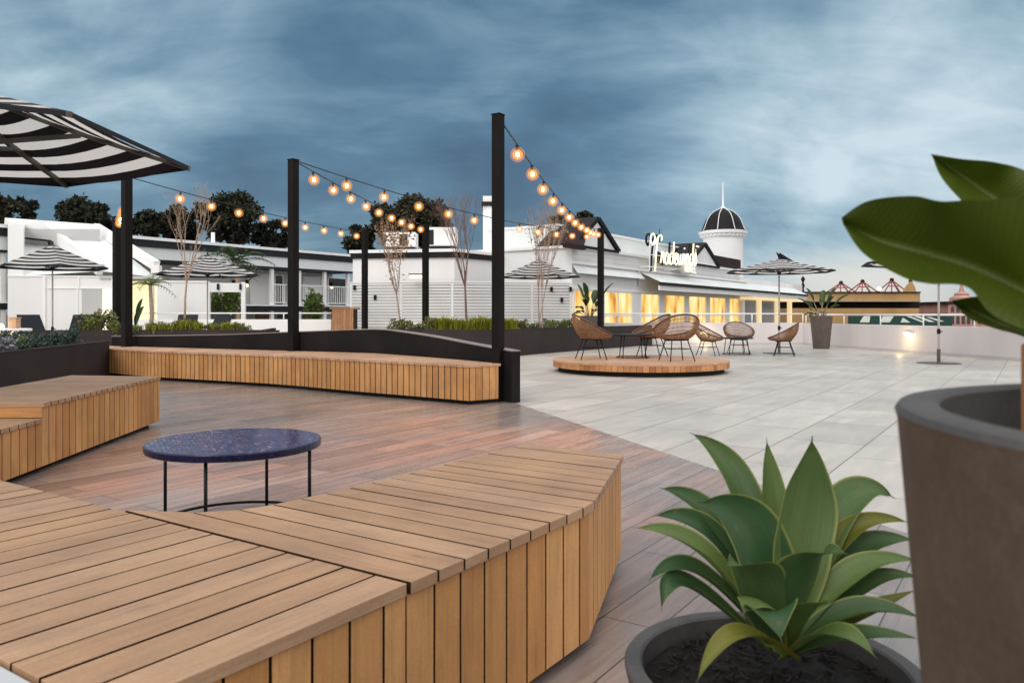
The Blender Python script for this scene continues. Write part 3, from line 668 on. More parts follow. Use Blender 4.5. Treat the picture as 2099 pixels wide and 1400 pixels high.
# ================================================================ RATTAN CHAIRS AND BLACK TABLES
def chair(label, loc, rz, group):
    """faces +y in its own frame"""
    o = thing('rattan_chair', label, 'chair', (0, 0, 0), group)
    def rim(t): return Vector((.40 * sin(t), -.02 - .36 * cos(t), .62 + .19 * cos(t) + .015 * cos(2 * t)))
    def seatp(t): return Vector((.215 * sin(t), -.03 - .19 * cos(t), .385 + .012 * cos(t)))
    def shell(t, s):
        a, b = seatp(t), rim(t); p = a.lerp(b, s)
        bul = sin(pi * s) * .055
        return p + Vector((sin(t), -cos(t), -.35)).normalized() * bul
    sh = MB(); k = 104
    for i in range(k):
        t = 2 * pi * i / k
        sh.tube([shell(t, q / 5) for q in range(6)], .0056, 4, caps=False)
    for q in (.22, .38, .55, .72, .86):
        sh.tube([shell(2 * pi * j / 40, q) for j in range(40)], .005, 4, closed=True)
    s_ = sh.build('woven_shell', 'rattan', o, world=False)
    MB().tube([rim(2 * pi * j / 48) for j in range(48)], .016, 7, closed=True).build('rim_hoop', 'rattan_rim', o, smooth=True, world=False)
    se = MB()
    for j in range(1, 9):
        q = j / 8; se.tube([Vector((.215 * q * sin(t), -.03 - .19 * q * cos(t), .385 + .012 * q * cos(t))) for t in [2 * pi * m / 28 for m in range(28)]], .0125, 4, closed=True)
    se.build('seat', 'rattan', o, world=False)
    MB().tube([seatp(2 * pi * j / 32) + Vector((0, 0, -.018)) for j in range(32)], .011, 6, closed=True).build('seat_frame', 'black_metal', o, smooth=True, world=False)
    L = {}
    for sx, sy in ((-1, -1), (1, -1), (-1, 1), (1, 1)):
        a = Vector((.15 * sx, -.03 + .13 * sy, .37)); b = Vector((.235 * sx, -.03 + (.25 if sy < 0 else .23) * sy, .0)); L[sx, sy] = (a, b)
        MB().tube([a, b], [.0105, .0095], 7).build('leg', 'black_metal', o, smooth=True, world=False)
    mid = {k_: a.lerp(b, .42) for k_, (a, b) in L.items()}
    ms = MB()
    for p, q in (((-1, -1), (1, -1)), ((1, -1), (1, 1)), ((1, 1), (-1, 1)), ((-1, 1), (-1, -1))): ms.tube([mid[p], mid[q]], .0065, 6)
    ms.build('stretcher', 'black_metal', o, smooth=True, world=False)
    o.location = Vector(loc); o.rotation_euler = (0, 0, rz)
    return o
GS, GF = 'rattan chairs on the round platform', 'rattan chairs on the terrace floor'
ch1 = chair('rattan bucket chair seen side-on at the left of the round platform, facing right', (1.49, 14.35, .21), radians(-82), GS)
dup(ch1, (2.92, 13.92, .21), radians(14), 'rattan bucket chair seen from behind at the near right edge of the round platform', GS)
dup(ch1, (2.72, 15.35, .21), radians(100), 'rattan bucket chair half hidden behind the nearest rattan chair on the platform', GS)
dup(ch1, (4.93, 19.5, 0), radians(-118), 'rattan bucket chair on the tiles just behind the right end of the platform', GF)
dup(ch1, (6.08, 20.9, 0), radians(180), 'rattan bucket chair facing the camera behind the black table, light showing through its weave', GF)
dup(ch1, (6.74, 19.45, 0), radians(68), 'rattan bucket chair side-on beside the far tapered pot, facing left', GF)
def small_table(label, loc, R, h):
    o = thing('round_table', label, 'table', (0, 0, 0), 'small round black tables')
    t = MB(); t.lathe([(R - .006, h - .026), (R, h - .022), (R, h - .003), (R - .004, h)], n=40); t.disc((0, 0, h), R - .004, 40); t.disc((0, 0, h - .026), R - .006, 40, False)
    t.build('tabletop', 'black_metal', o, world=False)
    for k in range(4):
        a = radians(45 + 90 * k); MB().tube([(R * .72 * cos(a), R * .72 * sin(a), h - .026), (R * .86 * cos(a), R * .86 * sin(a), .0)], .0095, 7).build('leg', 'black_metal', o, smooth=True, world=False)
    MB().tube([(R * .85 * cos(2 * pi * k / 36), R * .85 * sin(2 * pi * k / 36), .02) for k in range(36)], .008, 6, closed=True).build('base_ring', 'black_metal', o, smooth=True, world=False)
    o.location = Vector(loc); return o
small_table('small round black table between the chairs on the platform', (2.28, 14.75, .21), .36, .45)
small_table('small round black table on the tiles in front of the see-through rattan chair', (5.78, 20.1, 0), .42, .435)

# ================================================================ UMBRELLAS
def umbrella(label, loc, R, zr, za, n, rz, rings, base_r=.42, poler=.019, under=True, name='striped_umbrella', sq=False, flip=False, tilt=0.0):
    o = thing(name, label, 'umbrella', loc, 'black and white striped umbrellas')
    c = Vector(loc)
    ang = [rz + 2 * pi * k / n for k in range(n)]
    def P(k, t, drop=0.0):
        a = ang[k % n]; return Vector((c.x + R * t * cos(a), c.y + R * t * sin(a), za + (zr - za) * (t ** .92) - drop))
    can = MB()
    for i in range(rings):
        t0_, t1_ = i / rings, (i + 1) / rings
        if i == 0: t0_ = .012
        for k in range(n):
            sgs = 6
            for s in range(sgs):
                def Q(t, f):
                    p = P(k, t).lerp(P(k + 1, t), f); sagv = .045 * R * 4 * f * (1 - f) * t * (1 - .45 * t)
                    return p - Vector((0, 0, sagv))
                f0, f1 = s / sgs, (s + 1) / sgs
                can.quad(Q(t0_, f0), Q(t1_, f0), Q(t1_, f1), Q(t0_, f1), (rings - i) % 2)
    for k in range(n):                                     # hem
        p, q = P(k, 1), P(k + 1, 1); d = Vector((0, 0, -.035)); can.quad(p, p + d, q + d, q, 1)
    cn = can.build('canopy', ['stripe_white', 'stripe_black'], o)
    zrun = zr - .02 if not under else zr - .03
    for k in range(n):
        rb = MB().beam(P(k, .03) - Vector((0, 0, .02)), P(k, .55) - Vector((0, 0, .03)), .022 * R / 1.3, .028 * R / 1.3)
        rb.beam(P(k, .55) - Vector((0, 0, .03)), P(k, 1.005) - Vector((0, 0, .02)), .022 * R / 1.3, .028 * R / 1.3)
        ro = rb.build('rib', 'rib_metal', o)
        MB().beam(Vector((c.x, c.y, zrun)), P(k, .55) - Vector((0, 0, .045)), .018 * R / 1.3, .026 * R / 1.3).build('strut', 'rib_metal', ro)
    MB().lathe([(.001, zrun - .05), (.05, zrun - .05), (.05, zrun + .04), (.001, zrun + .04)], (c.x, c.y, 0), 14).build('hub', 'black_metal', o)
    MB().tube([(c.x, c.y, c.z), (c.x, c.y, za + .02)], poler, 10).build('pole', 'pole_metal', o, smooth=True)
    MB().lathe([(.001, za + .08), (.018, za + .06), (.022, za + .02), (.03, za), (.001, za - .01)], (c.x, c.y, 0), 12).build('finial', 'black_metal', o, smooth=True)
    cr = MB().lathe([(poler + .002, c.z + .62), (poler + .014, c.z + .63), (poler + .014, c.z + .72), (poler + .002, c.z + .73)], (c.x, c.y, 0), 12); cr.box((c.x + .05, c.y, c.z + .67), (.07, .018, .018)); cr.build('crank', 'black_metal', o)
    bs_ = MB().lathe([(base_r, c.z + .001), (base_r, c.z + .012), (.06, c.z + .02), (.035, c.z + .03), (.035, c.z + .30), (poler, c.z + .30)], (c.x, c.y, 0), 28)
    bs_.build('base', 'rib_metal', o)
    if flip:
        f = MB(); t0_ = .06
        a_ = P(1, .04); b_ = P(2, .04); q1 = Vector((c.x - .10, c.y - .03, za + .20)); q2 = Vector((c.x - .02, c.y - .02, za + .13))
        f.quad(a_ + Vector((-.03, 0, .02)), q1, q2, P(0, .16) + Vector((0, 0, .03)), 1); f.quad(q1, q1 + Vector((.05, .05, .0)), q2 + Vector((.06, .05, 0)), q2, 0)
        f.quad(q2, q1 + Vector((.12, 0, -.05)), P(0, .34) + Vector((0, 0, .03)), P(0, .16) + Vector((0, 0, .03)), 1)
        f.build('vent_flap', ['stripe_white', 'stripe_black'], o)
    return o
umbrella('big striped umbrella reaching in at the left edge, its underside and ribs in view', (-4.31, 5.75, .0), 1.8, 2.30, 2.80, 6, radians(30), 13, .5, .03)
umbrella('striped umbrella opened as a steep pyramid in front of the white sloping-roofed pavilion', (-11.42, 19.4, .0), 1.30, 2.20, 2.78, 6, radians(8), 13)
umbrella('striped umbrella behind the tall bare tree, in front of the white screen wall', (-8.62, 22.1, .0), 1.42, 2.16, 2.72, 8, radians(5), 13)
umbrella('striped umbrella above the slatted screen, just right of the tallest post', (.84, 24.6, .0), 1.30, 2.22, 2.78, 6, radians(-8), 13)
umbrella('striped umbrella with a turned-up vent flap, beside the gabled building and far tapered pot', (7.05, 20.6, .0), 1.40, 2.17, 2.50, 8, radians(12), 13, .42, .022, flip=True)
umbrella('striped umbrella mostly hidden behind the big leaf, its pole standing in front of the parapet', (9.02, 16.5, .0), 1.56, 2.13, 2.5, 8, radians(3), 13, .42, .022)
# ================================================================ LEAVES AND PLANTS
def blade(mb, pts, wid, prof, nrm=None, cup=0.0, nu=14, nv=6, wave=0.0, seed=0, ref=None, twist=0.0, mi=0, fix=None):
    """a leaf surface along a Bezier through pts; prof(t) scales the width; cup bends the section towards the face side"""
    r_ = random.Random(seed); ph = r_.uniform(0, 6)
    def bez(t):
        P = [Vector(p) for p in pts]
        while len(P) > 1: P = [P[i].lerp(P[i + 1], t) for i in range(len(P) - 1)]
        return P[0]
    vs = []; fs = []; uvs = []
    for i in range(nu + 1):
        t = i / nu; p = bez(t); d = (bez(min(1, t + .01)) - bez(max(0, t - .01))).normalized()
        nn = Vector(ref) if ref is not None else Vector((0, 0, 1))
        side = d.cross(nn)
        if side.length < 1e-3: side = d.cross(Vector((0, 1, 0)))
        if fix is not None: side = Vector(fix) - d * d.dot(Vector(fix))
        side.normalize(); up = side.cross(d).normalized()
        if twist:
            q = Matrix.Rotation(twist * t, 3, d); side = q @ side; up = q @ up
        w = wid * prof(t) / 2
        for j in range(nv + 1):
            s = -1 + 2 * j / nv
            k = 1 + wave * sin(t * 17 + ph + (1.7 if s > 0 else 0)) * abs(s)
            lift = cup * w * (s * s) + wave * w * .5 * sin(t * 13 + ph + s * 2) * abs(s)
            vs.append(p + side * (w * s * k) + up * lift)
    for i in range(nu):
        for j in range(nv):
            a = i * (nv + 1) + j; fs.append((a, a + nv + 1, a + nv + 2, a + 1))
            uvs.append([(i / nu, j / nv), ((i + 1) / nu, j / nv), ((i + 1) / nu, (j + 1) / nv), (i / nu, (j + 1) / nv)])
    mb.add(vs, fs, uvs, mi)
def pr_agave(t):
    k = (0.52 + 0.48 * sin(pi / 2 * t / .5)) if t < .5 else max(0.0, 1 - ((t - .5) / .47) ** 1.9) ** 1.0 if t < .97 else 0.0
    return k + .012
def pr_lance(t): return max(.01, math.sin(pi * min(1, t * .93 + .06)) ** .75)
def pr_paddle(t): return max(.012, (sin(pi * min(1.0, t * .97 + .03)) ** .62) * (1 - .18 * t))

# --- agave in its pot
AX, AY = .45, 1.35
ap = thing('plant_pot', 'low round brown concrete pot full of dark soil, holding the green agave', 'pot', (AX, AY, 0))
R = .252
pot = MB().lathe([(.19, .002), (.2, .01), (R - .012, .36), (R - .004, .405), (R, .42)], (AX, AY, 0), 72); pot.disc((AX, AY, .003), .19, 40, False); pot.build('body', 'pot_brown', ap, smooth=True)
MB().lathe([(R, .42), (R + .001, .428), (R - .002, .432), (R - .026, .432), (R - .03, .428), (R - .034, .30)], (AX, AY, 0), 72).build('rim', 'pot_rim', ap, smooth='auto')
so = MB(); kk = 44
gr = [[None] * kk for _ in range(13)]
for i in range(13):
    for k in range(kk):
        r = (R - .032) * i / 12; a = 2 * pi * k / kk; gr[i][k] = Vector((AX + r * cos(a), AY + r * sin(a), .392 + rnd.uniform(-.006, .007) + .02 * (1 - i / 12)))
for i in range(12):
    for k in range(kk): so.quad(gr[i][k], gr[i + 1][k], gr[i + 1][(k + 1) % kk], gr[i][(k + 1) % kk])
for _ in range(260):
    r = (R - .05) * math.sqrt(rnd.random()); a = rnd.uniform(0, 2 * pi); c = Vector((AX + r * cos(a), AY + r * sin(a), .402 + .012 * (1 - r / R)))
    d = Vector((rnd.uniform(-1, 1), rnd.uniform(-1, 1), rnd.uniform(-.3, .5))).normalized() * rnd.uniform(.004, .014); so.beam(c - d, c + d, .005, .003)
so.build('soil', 'soil', ap)
ag = thing('agave_plant', 'green agave rosette with broad pointed leaves, some edged yellow, in the low brown pot', 'plant', (AX, AY, .40))
# (tip x, tip y, tip distance offset, mid x, mid y, mid offset, base x, base y, base offset, width px, cup)
LEAVES = [
 (1571, 895, .10, 1578, 1010, .09, 1612, 1240, .03, 66, .5), (1412, 886, .14, 1512, 930, .13, 1590, 1230, .03, 74, .5),
 (1350, 1000, .10, 1445, 1010, .10, 1580, 1270, .02, 70, .5), (1835, 1022, .12, 1745, 960, .12, 1640, 1250, .02, 96, .5),
 (1336, 1058, .05, 1440, 1040, .06, 1580, 1280, .02, 72, .5), (1868, 1072, .05, 1745, 1040, .06, 1640, 1260, .02, 58, .6),
 (1880, 1108, .05, 1760, 1090, .06, 1630, 1290, .01, 76, .5), (1665, 893, .02, 1652, 1010, .05, 1612, 1290, .0, 136, .35),
 (1430, 1030, .02, 1545, 1030, .03, 1605, 1300, .0, 128, .35), (1297, 1082, -.03, 1420, 1080, .0, 1575, 1310, .0, 74, .5),
 (1885, 1150, -.01, 1770, 1130, .0, 1620, 1320, -.01, 72, .5), (1886, 1185, -.02, 1800, 1160, .0, 1630, 1330, -.01, 56, .5),
 (1328, 1192, -.05, 1395, 1110, -.02, 1580, 1320, -.01, 60, .5), (1356, 1256, -.08, 1350, 1130, -.05, 1570, 1330, -.01, 58, .5),
 (1884, 1205, -.05, 1780, 1260, -.03, 1620, 1335, -.02, 52, .6), (1738, 1136, -.13, 1650, 1110, -.08, 1606, 1330, -.03, 118, -.35),
 (1486, 1162, -.13, 1545, 1130, -.08, 1598, 1330, -.03, 108, -.35), (1895, 1270, -.10, 1770, 1220, -.06, 1610, 1340, -.03, 66, .5),
 (1603, 1318, -.21, 1572, 1205, -.15, 1596, 1320, -.06, 104, -.3), (1892, 1310, -.14, 1760, 1290, -.10, 1600, 1350, -.05, 62, .4),
 (1522, 1262, -.12, 1550, 1180, -.09, 1596, 1330, -.04, 92, -.2),
 (1800, 1352, -.18, 1720, 1262, -.14, 1610, 1350, -.05, 72, .3),
 (1425, 1405, -.22, 1490, 1250, -.20, 1630, 1350, -.06, 50, .4), (1705, 1235, -.17, 1650, 1240, -.10, 1610, 1340, -.05, 84, .4),
]
lm = MB()
for i, (tx, ty, td, mx, my, md, bx, by, bd, wpx, cup) in enumerate(LEAVES):
    b_ = px(bx, by, AY + bd); m_ = px(mx, my, AY + md); t_ = px(tx, ty, AY + td)
    L = (t_ - b_).length
    rad = (m_ - Vector((AX, AY, .44))); rad.z = 0
    outw = rad.normalized() if rad.length > 1e-3 else Vector((0, -1, 0))
    axis = (t_ - b_).normalized()
    # the face of a leaf looks inwards and up
    ref = Vector((-outw.x, -outw.y, 0)) * max(.15, axis.z) + Vector((0, 0, 1)) * (1 - .7 * max(0, axis.z)) + Vector((0, -.25, 0))
    if i in (7, 0, 8): ref = Vector((0.1, -1, .35))
    fx = {7: (1, .1, 0), 15: (.9, .1, .35), 16: (.9, -.1, -.3), 18: (1, 0, .1), 8: None}.get(i)
    blade(lm, [b_, b_.lerp(m_, .55), m_, t_], wpx / F * AY * .95, pr_agave, ref=ref, cup=cup * 1.15, nu=28, nv=8, wave=.03, seed=i, mi=1 if i in (5, 14, 22) else 0, fix=fx)
lm.build('foliage', ['agave', 'agave_wilt'], ag, smooth=True)

# --- tall tapered pot with the big-leaved plant, right edge
BX, BY, BZ = .622, .522, .966
bp_ = thing('plant_pot', 'tall tapered brown concrete pot cut by the right edge, holding the big-leaved plant', 'pot', (BX, BY, 0))
R = .33
MB().lathe([(.22, .003), (.235, .01), (R - .022, BZ - .24), (R - .003, BZ - .012), (R - .001, BZ - .006)], (BX, BY, 0), 96).build('body', 'pot_brown', bp_, smooth=True)
MB().lathe([(R - .001, BZ - .006), (R - .004, BZ - .001), (R - .010, BZ), (R - .031, BZ), (R - .035, BZ - .003), (R - .048, BZ - .22)], (BX, BY, 0), 96).build('rim', 'pot_rim', bp_, smooth='auto')
so = MB().disc((BX, BY, BZ - .075), R - .040, 60)
for _ in range(140):
    r = (R - .08) * math.sqrt(rnd.random()); a = rnd.uniform(0, 2 * pi); c = Vector((BX + r * cos(a), BY + r * sin(a), BZ - .07)); d = Vector((rnd.uniform(-1, 1), rnd.uniform(-1, 1), rnd.uniform(-.2, .4))).normalized() * rnd.uniform(.005, .015); so.beam(c - d, c + d, .006, .004)
so.build('soil', 'soil', bp_)
sk = MB(); sk.beam((.495, .735, BZ - .08), (.495, .735, 1.012), .026, .026, up=(UX, UY, 0)); tag(sk.build('timber_stake', 'stake', bevel=.002), 'square brown timber stake in the tall pot at the right edge', 'stake')
bl = thing('strelitzia_plant', 'large dark green paddle-shaped leaves reaching in from the right edge above the tall pot', 'plant', (BX, BY, BZ - .08))
def outline_leaf(mb, spine, top, bot, Yf, nu=40, nv=14, fold=.02, seed=0):
    """big leaf lying roughly upright: spine/top/bottom outlines as (x, y) photo readings on a slanting leaf plane"""
    def interp(L, s):
        f = s * (len(L) - 1); i = min(int(f), len(L) - 2); t = f - i
        P = [L[max(i - 1, 0)], L[i], L[i + 1], L[min(i + 2, len(L) - 1)]]
        return [0.5 * (2 * P[1][k] + (P[2][k] - P[0][k]) * t + (2 * P[0][k] - 5 * P[1][k] + 4 * P[2][k] - P[3][k]) * t * t + (P[3][k] - 3 * P[2][k] + 3 * P[1][k] - P[0][k]) * t ** 3) for k in (0, 1)]
    r_ = random.Random(seed); vs = []; fs = []; uvs = []
    for i in range(nu + 1):
        s = i / nu; a, m_, b = interp(top, s), interp(spine, s), interp(bot, s)
        for j in range(nv + 1):
            q = j / nv
            if q <= .5: e = q * 2; x, y = a[0] + (m_[0] - a[0]) * e, a[1] + (m_[1] - a[1]) * e
            else: e = (q - .5) * 2; x, y = m_[0] + (b[0] - m_[0]) * e, m_[1] + (b[1] - m_[1]) * e
            d = abs(q - .5) * 2
            Y = Yf(s) - fold * d + .012 * sin(s * 9 + seed) * d * d + .004 * sin(s * 23 + q * 5 + seed) * d
            vs.append(px(x, y, Y))
    for i in range(nu):
        for j in range(nv):
            a = i * (nv + 1) + j; fs.append((a, a + nv + 1, a + nv + 2, a + 1)); uvs.append([(i / nu, j / nv), ((i + 1) / nu, j / nv), ((i + 1) / nu, (j + 1) / nv), (i / nu, (j + 1) / nv)])
    mb.add(vs, fs, uvs)
lm = MB()
outline_leaf(lm, [(1726, 452), (1800, 492), (1900, 520), (2000, 550), (2100, 598), (2220, 665), (2330, 730)],
             [(1725, 446), (1780, 412), (1870, 402), (1930, 413), (2010, 411), (2150, 430), (2330, 700)],
             [(1728, 460), (1770, 520), (1850, 568), (1905, 582), (1985, 590), (2060, 660), (2330, 750)], lambda s: .86 - .14 * s, fold=.03, seed=1)
outline_leaf(lm, [(1909, 318), (1960, 352), (2030, 400), (2100, 450), (2200, 530), (2320, 640)],
             [(1908, 316), (1970, 326), (2040, 333), (2110, 354), (2220, 420), (2330, 620)],
             [(1911, 322), (1935, 372), (2000, 440), (2070, 500), (2180, 590), (2330, 680)], lambda s: .93 - .12 * s, fold=.02, seed=2)
outline_leaf(lm, [(1952, 617), (2000, 640), (2060, 668), (2120, 690), (2200, 720), (2320, 750)],
             [(1951, 616), (2010, 608), (2060, 622), (2120, 640), (2200, 680), (2320, 735)],
             [(1953, 620), (1985, 652), (2040, 674), (2100, 692), (2190, 745), (2320, 765)], lambda s: .95 - .1 * s, fold=.015, seed=3)
lm.build('foliage', 'strelitzia', bl, smooth=True)
stm = MB()
for (x, y, Y) in ((2330, 728, .72), (2322, 640, .81), (2320, 750, .85)):
    e = px(x, y, Y); b0 = Vector((BX + rnd.uniform(-.05, .05), BY + rnd.uniform(-.03, .05), BZ - .08)); stm.tube([b0, b0.lerp(e, .5) + Vector((.04, 0, .03)), e], [.014, .010, .006], 8)
stm.build('stems', 'strelitzia_far', bl, smooth=True).name = 'stem_cluster'

# --- potted strelitzias in the distance
def potted(label_pot, label_pl, loc, R, rb, h, seed, scale=1.0):
    c = Vector(loc)
    p = thing('plant_pot', label_pot, 'pot', loc)
    MB().lathe([(rb, 0), (rb + .01, .01), (R - .01, h - .02), (R, h - .01), (R - .004, h), (R - .05, h), (R - .055, h - .1)], c, 36).build('body', 'pot_far', p, smooth='auto')
    MB().disc(c + Vector((0, 0, h - .07)), R - .05, 30).build('soil', 'soil', p)
    pl = thing('strelitzia_plant', label_pl, 'plant', c + Vector((0, 0, h - .07)))
    r_ = random.Random(seed); mb = MB(); sm = MB(); b0 = c + Vector((0, 0, h - .07))
    for k in range(13):
        a = 2 * pi * k / 13 * 1.9 + r_.uniform(-.3, .3); el = r_.uniform(.55, 1.35) if k < 9 else r_.uniform(.0, .5); L = (r_.uniform(.55, 1.0) if k < 9 else r_.uniform(.35, .5)) * scale
        d = Vector((cos(a) * cos(el), sin(a) * cos(el), sin(el))); s0 = b0 + Vector((cos(a) * .05, sin(a) * .05, 0)); s1 = s0 + d * L * .5 + Vector((0, 0, .1 * scale))
        tip = s1 + d * L * .62 + Vector((0, 0, -.10 * scale)); mid = s1.lerp(tip, .5) + Vector((0, 0, .08 * scale))
        sm.tube([s0, s0.lerp(s1, .5) + Vector((0, 0, .03)), s1], [.014, .011, .008], 5)
        blade(mb, [s1, mid, tip], r_.uniform(.15, .22) * scale, pr_paddle, cup=.5, nu=8, nv=4, wave=.05, seed=seed * 31 + k)
    mb.build('foliage', 'strelitzia_far', pl, smooth=True); sm.build('stem_cluster', 'bark_pale', pl, smooth=True)
potted('tall tapered grey-brown pot standing free on the tiles in front of the far parapet', 'palm-like plant with upright paddle leaves in the far tapered pot', (9.35, 23.6, 0), .335, .225, .985, 5)
potted('squat grey pot behind the left chair, beside the post', 'palm-like plant with broad dark leaves in front of the lit windows beside the post', (2.52, 25.3, 0), .34, .24, .98, 11, 1.25)

# --- shrubs, grass tufts
def shrub_mesh(seed, w, h, n, ls, mat):
    r_ = random.Random(seed); mb = MB()
    cl = [(r_.uniform(-.7, .7) * w, r_.uniform(-.7, .7) * w, h * r_.uniform(.35, .8), r_.uniform(.3, .5)) for _ in range(6)]
    for _ in range(n):
        cx, cy, cz, cr = r_.choice(cl); d = Vector((r_.gauss(0, 1), r_.gauss(0, 1), r_.gauss(0, 1))).normalized() * (r_.random() ** .4)
        p = Vector((cx + d.x * cr * w, cy + d.y * cr * w, max(.01, cz + d.z * cr * h)))
        a = Vector((r_.gauss(0, 1), r_.gauss(0, 1), r_.gauss(.6, .7))).normalized(); L = ls * r_.uniform(.6, 1.4); s_ = a.cross(Vector((r_.gauss(0, 1), r_.gauss(0, 1), r_.gauss(0, 1)))).normalized() * L * .22
        mb.add([p, p + a * L * .5 + s_, p + a * L, p + a * L * .5 - s_], [(0, 1, 2, 3)])
    for _ in range(7):
        a = r_.uniform(0, 6.28); mb.tube([(0, 0, 0), (cos(a) * w * .4, sin(a) * w * .4, h * .6)], [.008, .004], 4, caps=False)
    return mb
def tuft_mesh(seed, w, h, n):
    r_ = random.Random(seed); mb = MB()
    for _ in range(n):
        a = r_.uniform(0, 6.28); b0 = Vector((r_.gauss(0, .07), r_.gauss(0, .07), 0)); q = r_.uniform(.1, 1) * w; hh = h * r_.uniform(.55, 1.1); d = Vector((cos(a), sin(a), 0)); sd_ = Vector((-sin(a), cos(a), 0)) * .011
        p1 = b0 + d * q * .35 + Vector((0, 0, hh * .75)); p2 = b0 + d * q + Vector((0, 0, hh * r_.uniform(.6, 1.0)))
        mb.add([b0 - sd_, b0 + sd_, p1 + sd_ * .8, p1 - sd_ * .8, p2], [(0, 1, 2, 3), (3, 2, 4)])
    return mb
def plantlet(kind, label, group, loc, sc_=1.0, rz=0.0, first={}):
    if kind not in first:
        mk = {'grass': lambda: tuft_mesh(3, .34, .42, 190), 'shrub': lambda: shrub_mesh(5, .30, .40, 520, .085, 0), 'shrub_blue': lambda: shrub_mesh(8, .30, .30, 520, .075, 0), 'shrub_silver': lambda: shrub_mesh(9, .24, .28, 420, .07, 0)}[kind]
        o = mk().build({'grass': 'grass_tuft', 'shrub': 'shrub', 'shrub_blue': 'shrub', 'shrub_silver': 'shrub'}[kind], kind, None, world=False); first[kind] = o
    else:
        o = first[kind].copy(); COL.objects.link(o)
    o.location = Vector(loc); o.rotation_euler = (0, 0, rz); o.scale = (sc_, sc_, sc_ * rnd.uniform(.85, 1.15))
    return tag(o, label, 'grass' if kind == 'grass' else 'shrub', group)
def scatter(kind, label, group, pts, s0=.8, s1=1.2):
    for p in pts: plantlet(kind, label, group, p, rnd.uniform(s0, s1), rnd.uniform(0, 6.28))
def row(x0, x1, Y0, Y1, n, z): return [(x0 + (x1 - x0) * (i + rnd.uniform(.2, .8)) / n, Y0 + (Y1 - Y0) * (i + .5) / n + rnd.uniform(-.2, .2), z) for i in range(n)]
scatter('grass', 'tuft of yellow-green grass in the planter at the foot of the reddish bare tree', 'yellow-green grasses of the right planter', row(-2.0, .1, 19.6, 20.2, 9, .59) + row(-1.6, .1, 20.4, 21.0, 6, .59), .8, 1.1)
scatter('shrub', 'olive green shrub in the planter running towards the gabled building', 'olive shrubs of the right planter', row(.2, 2.2, 20.2, 23.6, 7, .58) + row(-3.1, -2.0, 19.9, 19.5, 4, .58), .5, .85)
scatter('shrub', 'olive green shrub in the left planter behind the curved wall', 'olive shrubs of the left planter', row(-10.6, -6.2, 18.8, 19.0, 10, .55), .45, .75)
scatter('grass', 'tuft of grass in the left planter around the foot of the tall bare tree', 'grasses of the left planter', row(-9.4, -6.6, 19.0, 19.1, 13, .57), .6, .9)
scatter('shrub_blue', 'low blue-green shrub in the near planter behind the stepped bench', 'blue-green shrubs of the near planter', row(-6.45, -7.3, 9.9, 12.6, 9, .50) + row(-7.2, -8.3, 10.6, 12.6, 5, .5) + row(-6.1, -6.7, 8.2, 9.3, 3, .48), .6, .85)
scatter('shrub', 'yellow-green bush in the near planter, in front of the glowing table', 'yellow-green bushes of the near planter', [(-6.5, 10.25, .46), (-6.75, 10.6, .46), (-6.95, 10.9, .46)], .5, .62)
plantlet('shrub_silver', 'pale silver-leaved shrub at the left edge of the near planter', None, (-6.35, 9.75, .50), .85)
plantlet('shrub', 'loose olive bush growing in front of the dark lounger', None, (-10.0, 18.9, .58), 1.25)

# --- planted trees with bare or thin crowns
def tree(name, label, base, h, seed, spread, trunk_r, leaves=0, leaf_m='autumn', bark='bark', depth=5, fork=.42, stems=1, ls=.07, up=.55):
    o = thing(name, label, 'tree', base); r_ = random.Random(seed); tr = MB(); lf = MB(); tips = []; b0 = Vector(base)
    def grow(p, d, L, r, lev):
        q = [p]; dd = d.copy()
        for k in range(3):
            dd = (dd + Vector((r_.gauss(0, .07), r_.gauss(0, .07), .03))).normalized(); q.append(q[-1] + dd * L / 3)
        tr.tube(q, [r, r * .9, r * .8, r * .68], 6 if lev < 2 else 4, caps=False)
        if lev >= 3: tips.extend(q[1:])
        if lev >= depth: return
        k = r_.choice((2, 3)) if lev else 4
        for i in range(k):
            a = 2 * pi * (i + r_.random() * .6) / k; t = Vector((cos(a), sin(a), 0)); s_ = spread * r_.uniform(.6, 1.2)
            nd = (dd * (1 - s_ * .35) + t * s_ + Vector((0, 0, up * s_ * .4))).normalized(); grow(q[-1] if i else q[-1], nd, L * r_.uniform(.58, .80), r * .60, lev + 1)
        if lev >= 1:
            a = r_.uniform(0, 6.28); grow(q[1], (dd + Vector((cos(a), sin(a), .1)) * spread * 1.1).normalized(), L * .5, r * .4, max(lev + 1, depth - 1))
    for s in range(stems):
        d0 = Vector((r_.uniform(-.12, .12) if stems > 1 else 0, r_.uniform(-.1, .1) if stems > 1 else 0, 1)).normalized(); grow(b0 + Vector((.05 * s, .03 * s, 0)), d0, h * fork, trunk_r, 0)
    tr.build('trunk', bark, o, smooth=True)
    for _ in range(leaves):
        p = r_.choice(tips) + Vector((r_.gauss(0, .06), r_.gauss(0, .06), r_.gauss(-.03, .06))); a = Vector((r_.gauss(0, 1), r_.gauss(0, 1), r_.gauss(-.5, .7))).normalized(); L = ls * r_.uniform(.6, 1.3); s_ = a.cross(Vector((r_.gauss(0, 1), r_.gauss(0, 1), r_.gauss(0, 1)))).normalized() * L * .35
        lf.add([p, p + a * L * .5 + s_, p + a * L, p + a * L * .5 - s_], [(0, 1, 2, 3)])
    if leaves: lf.build('crown', leaf_m, o)
    return o
tree('bare_tree', 'tall bare tree with thin upright branches in the left planter, beside the striped umbrella', (-8.25, 19.6, .58), 2.7, 21, .24, .030, 40, 'autumn', 'bark_pale', 5, .46)
tree('slender_tree', 'slender pale-trunked tree with sparse brown leaves, between the two thin posts', (-2.95, 20.8, .58), 2.5, 35, .28, .027, 560, 'autumn', 'bark_pale', 5, .40, 1, .075)
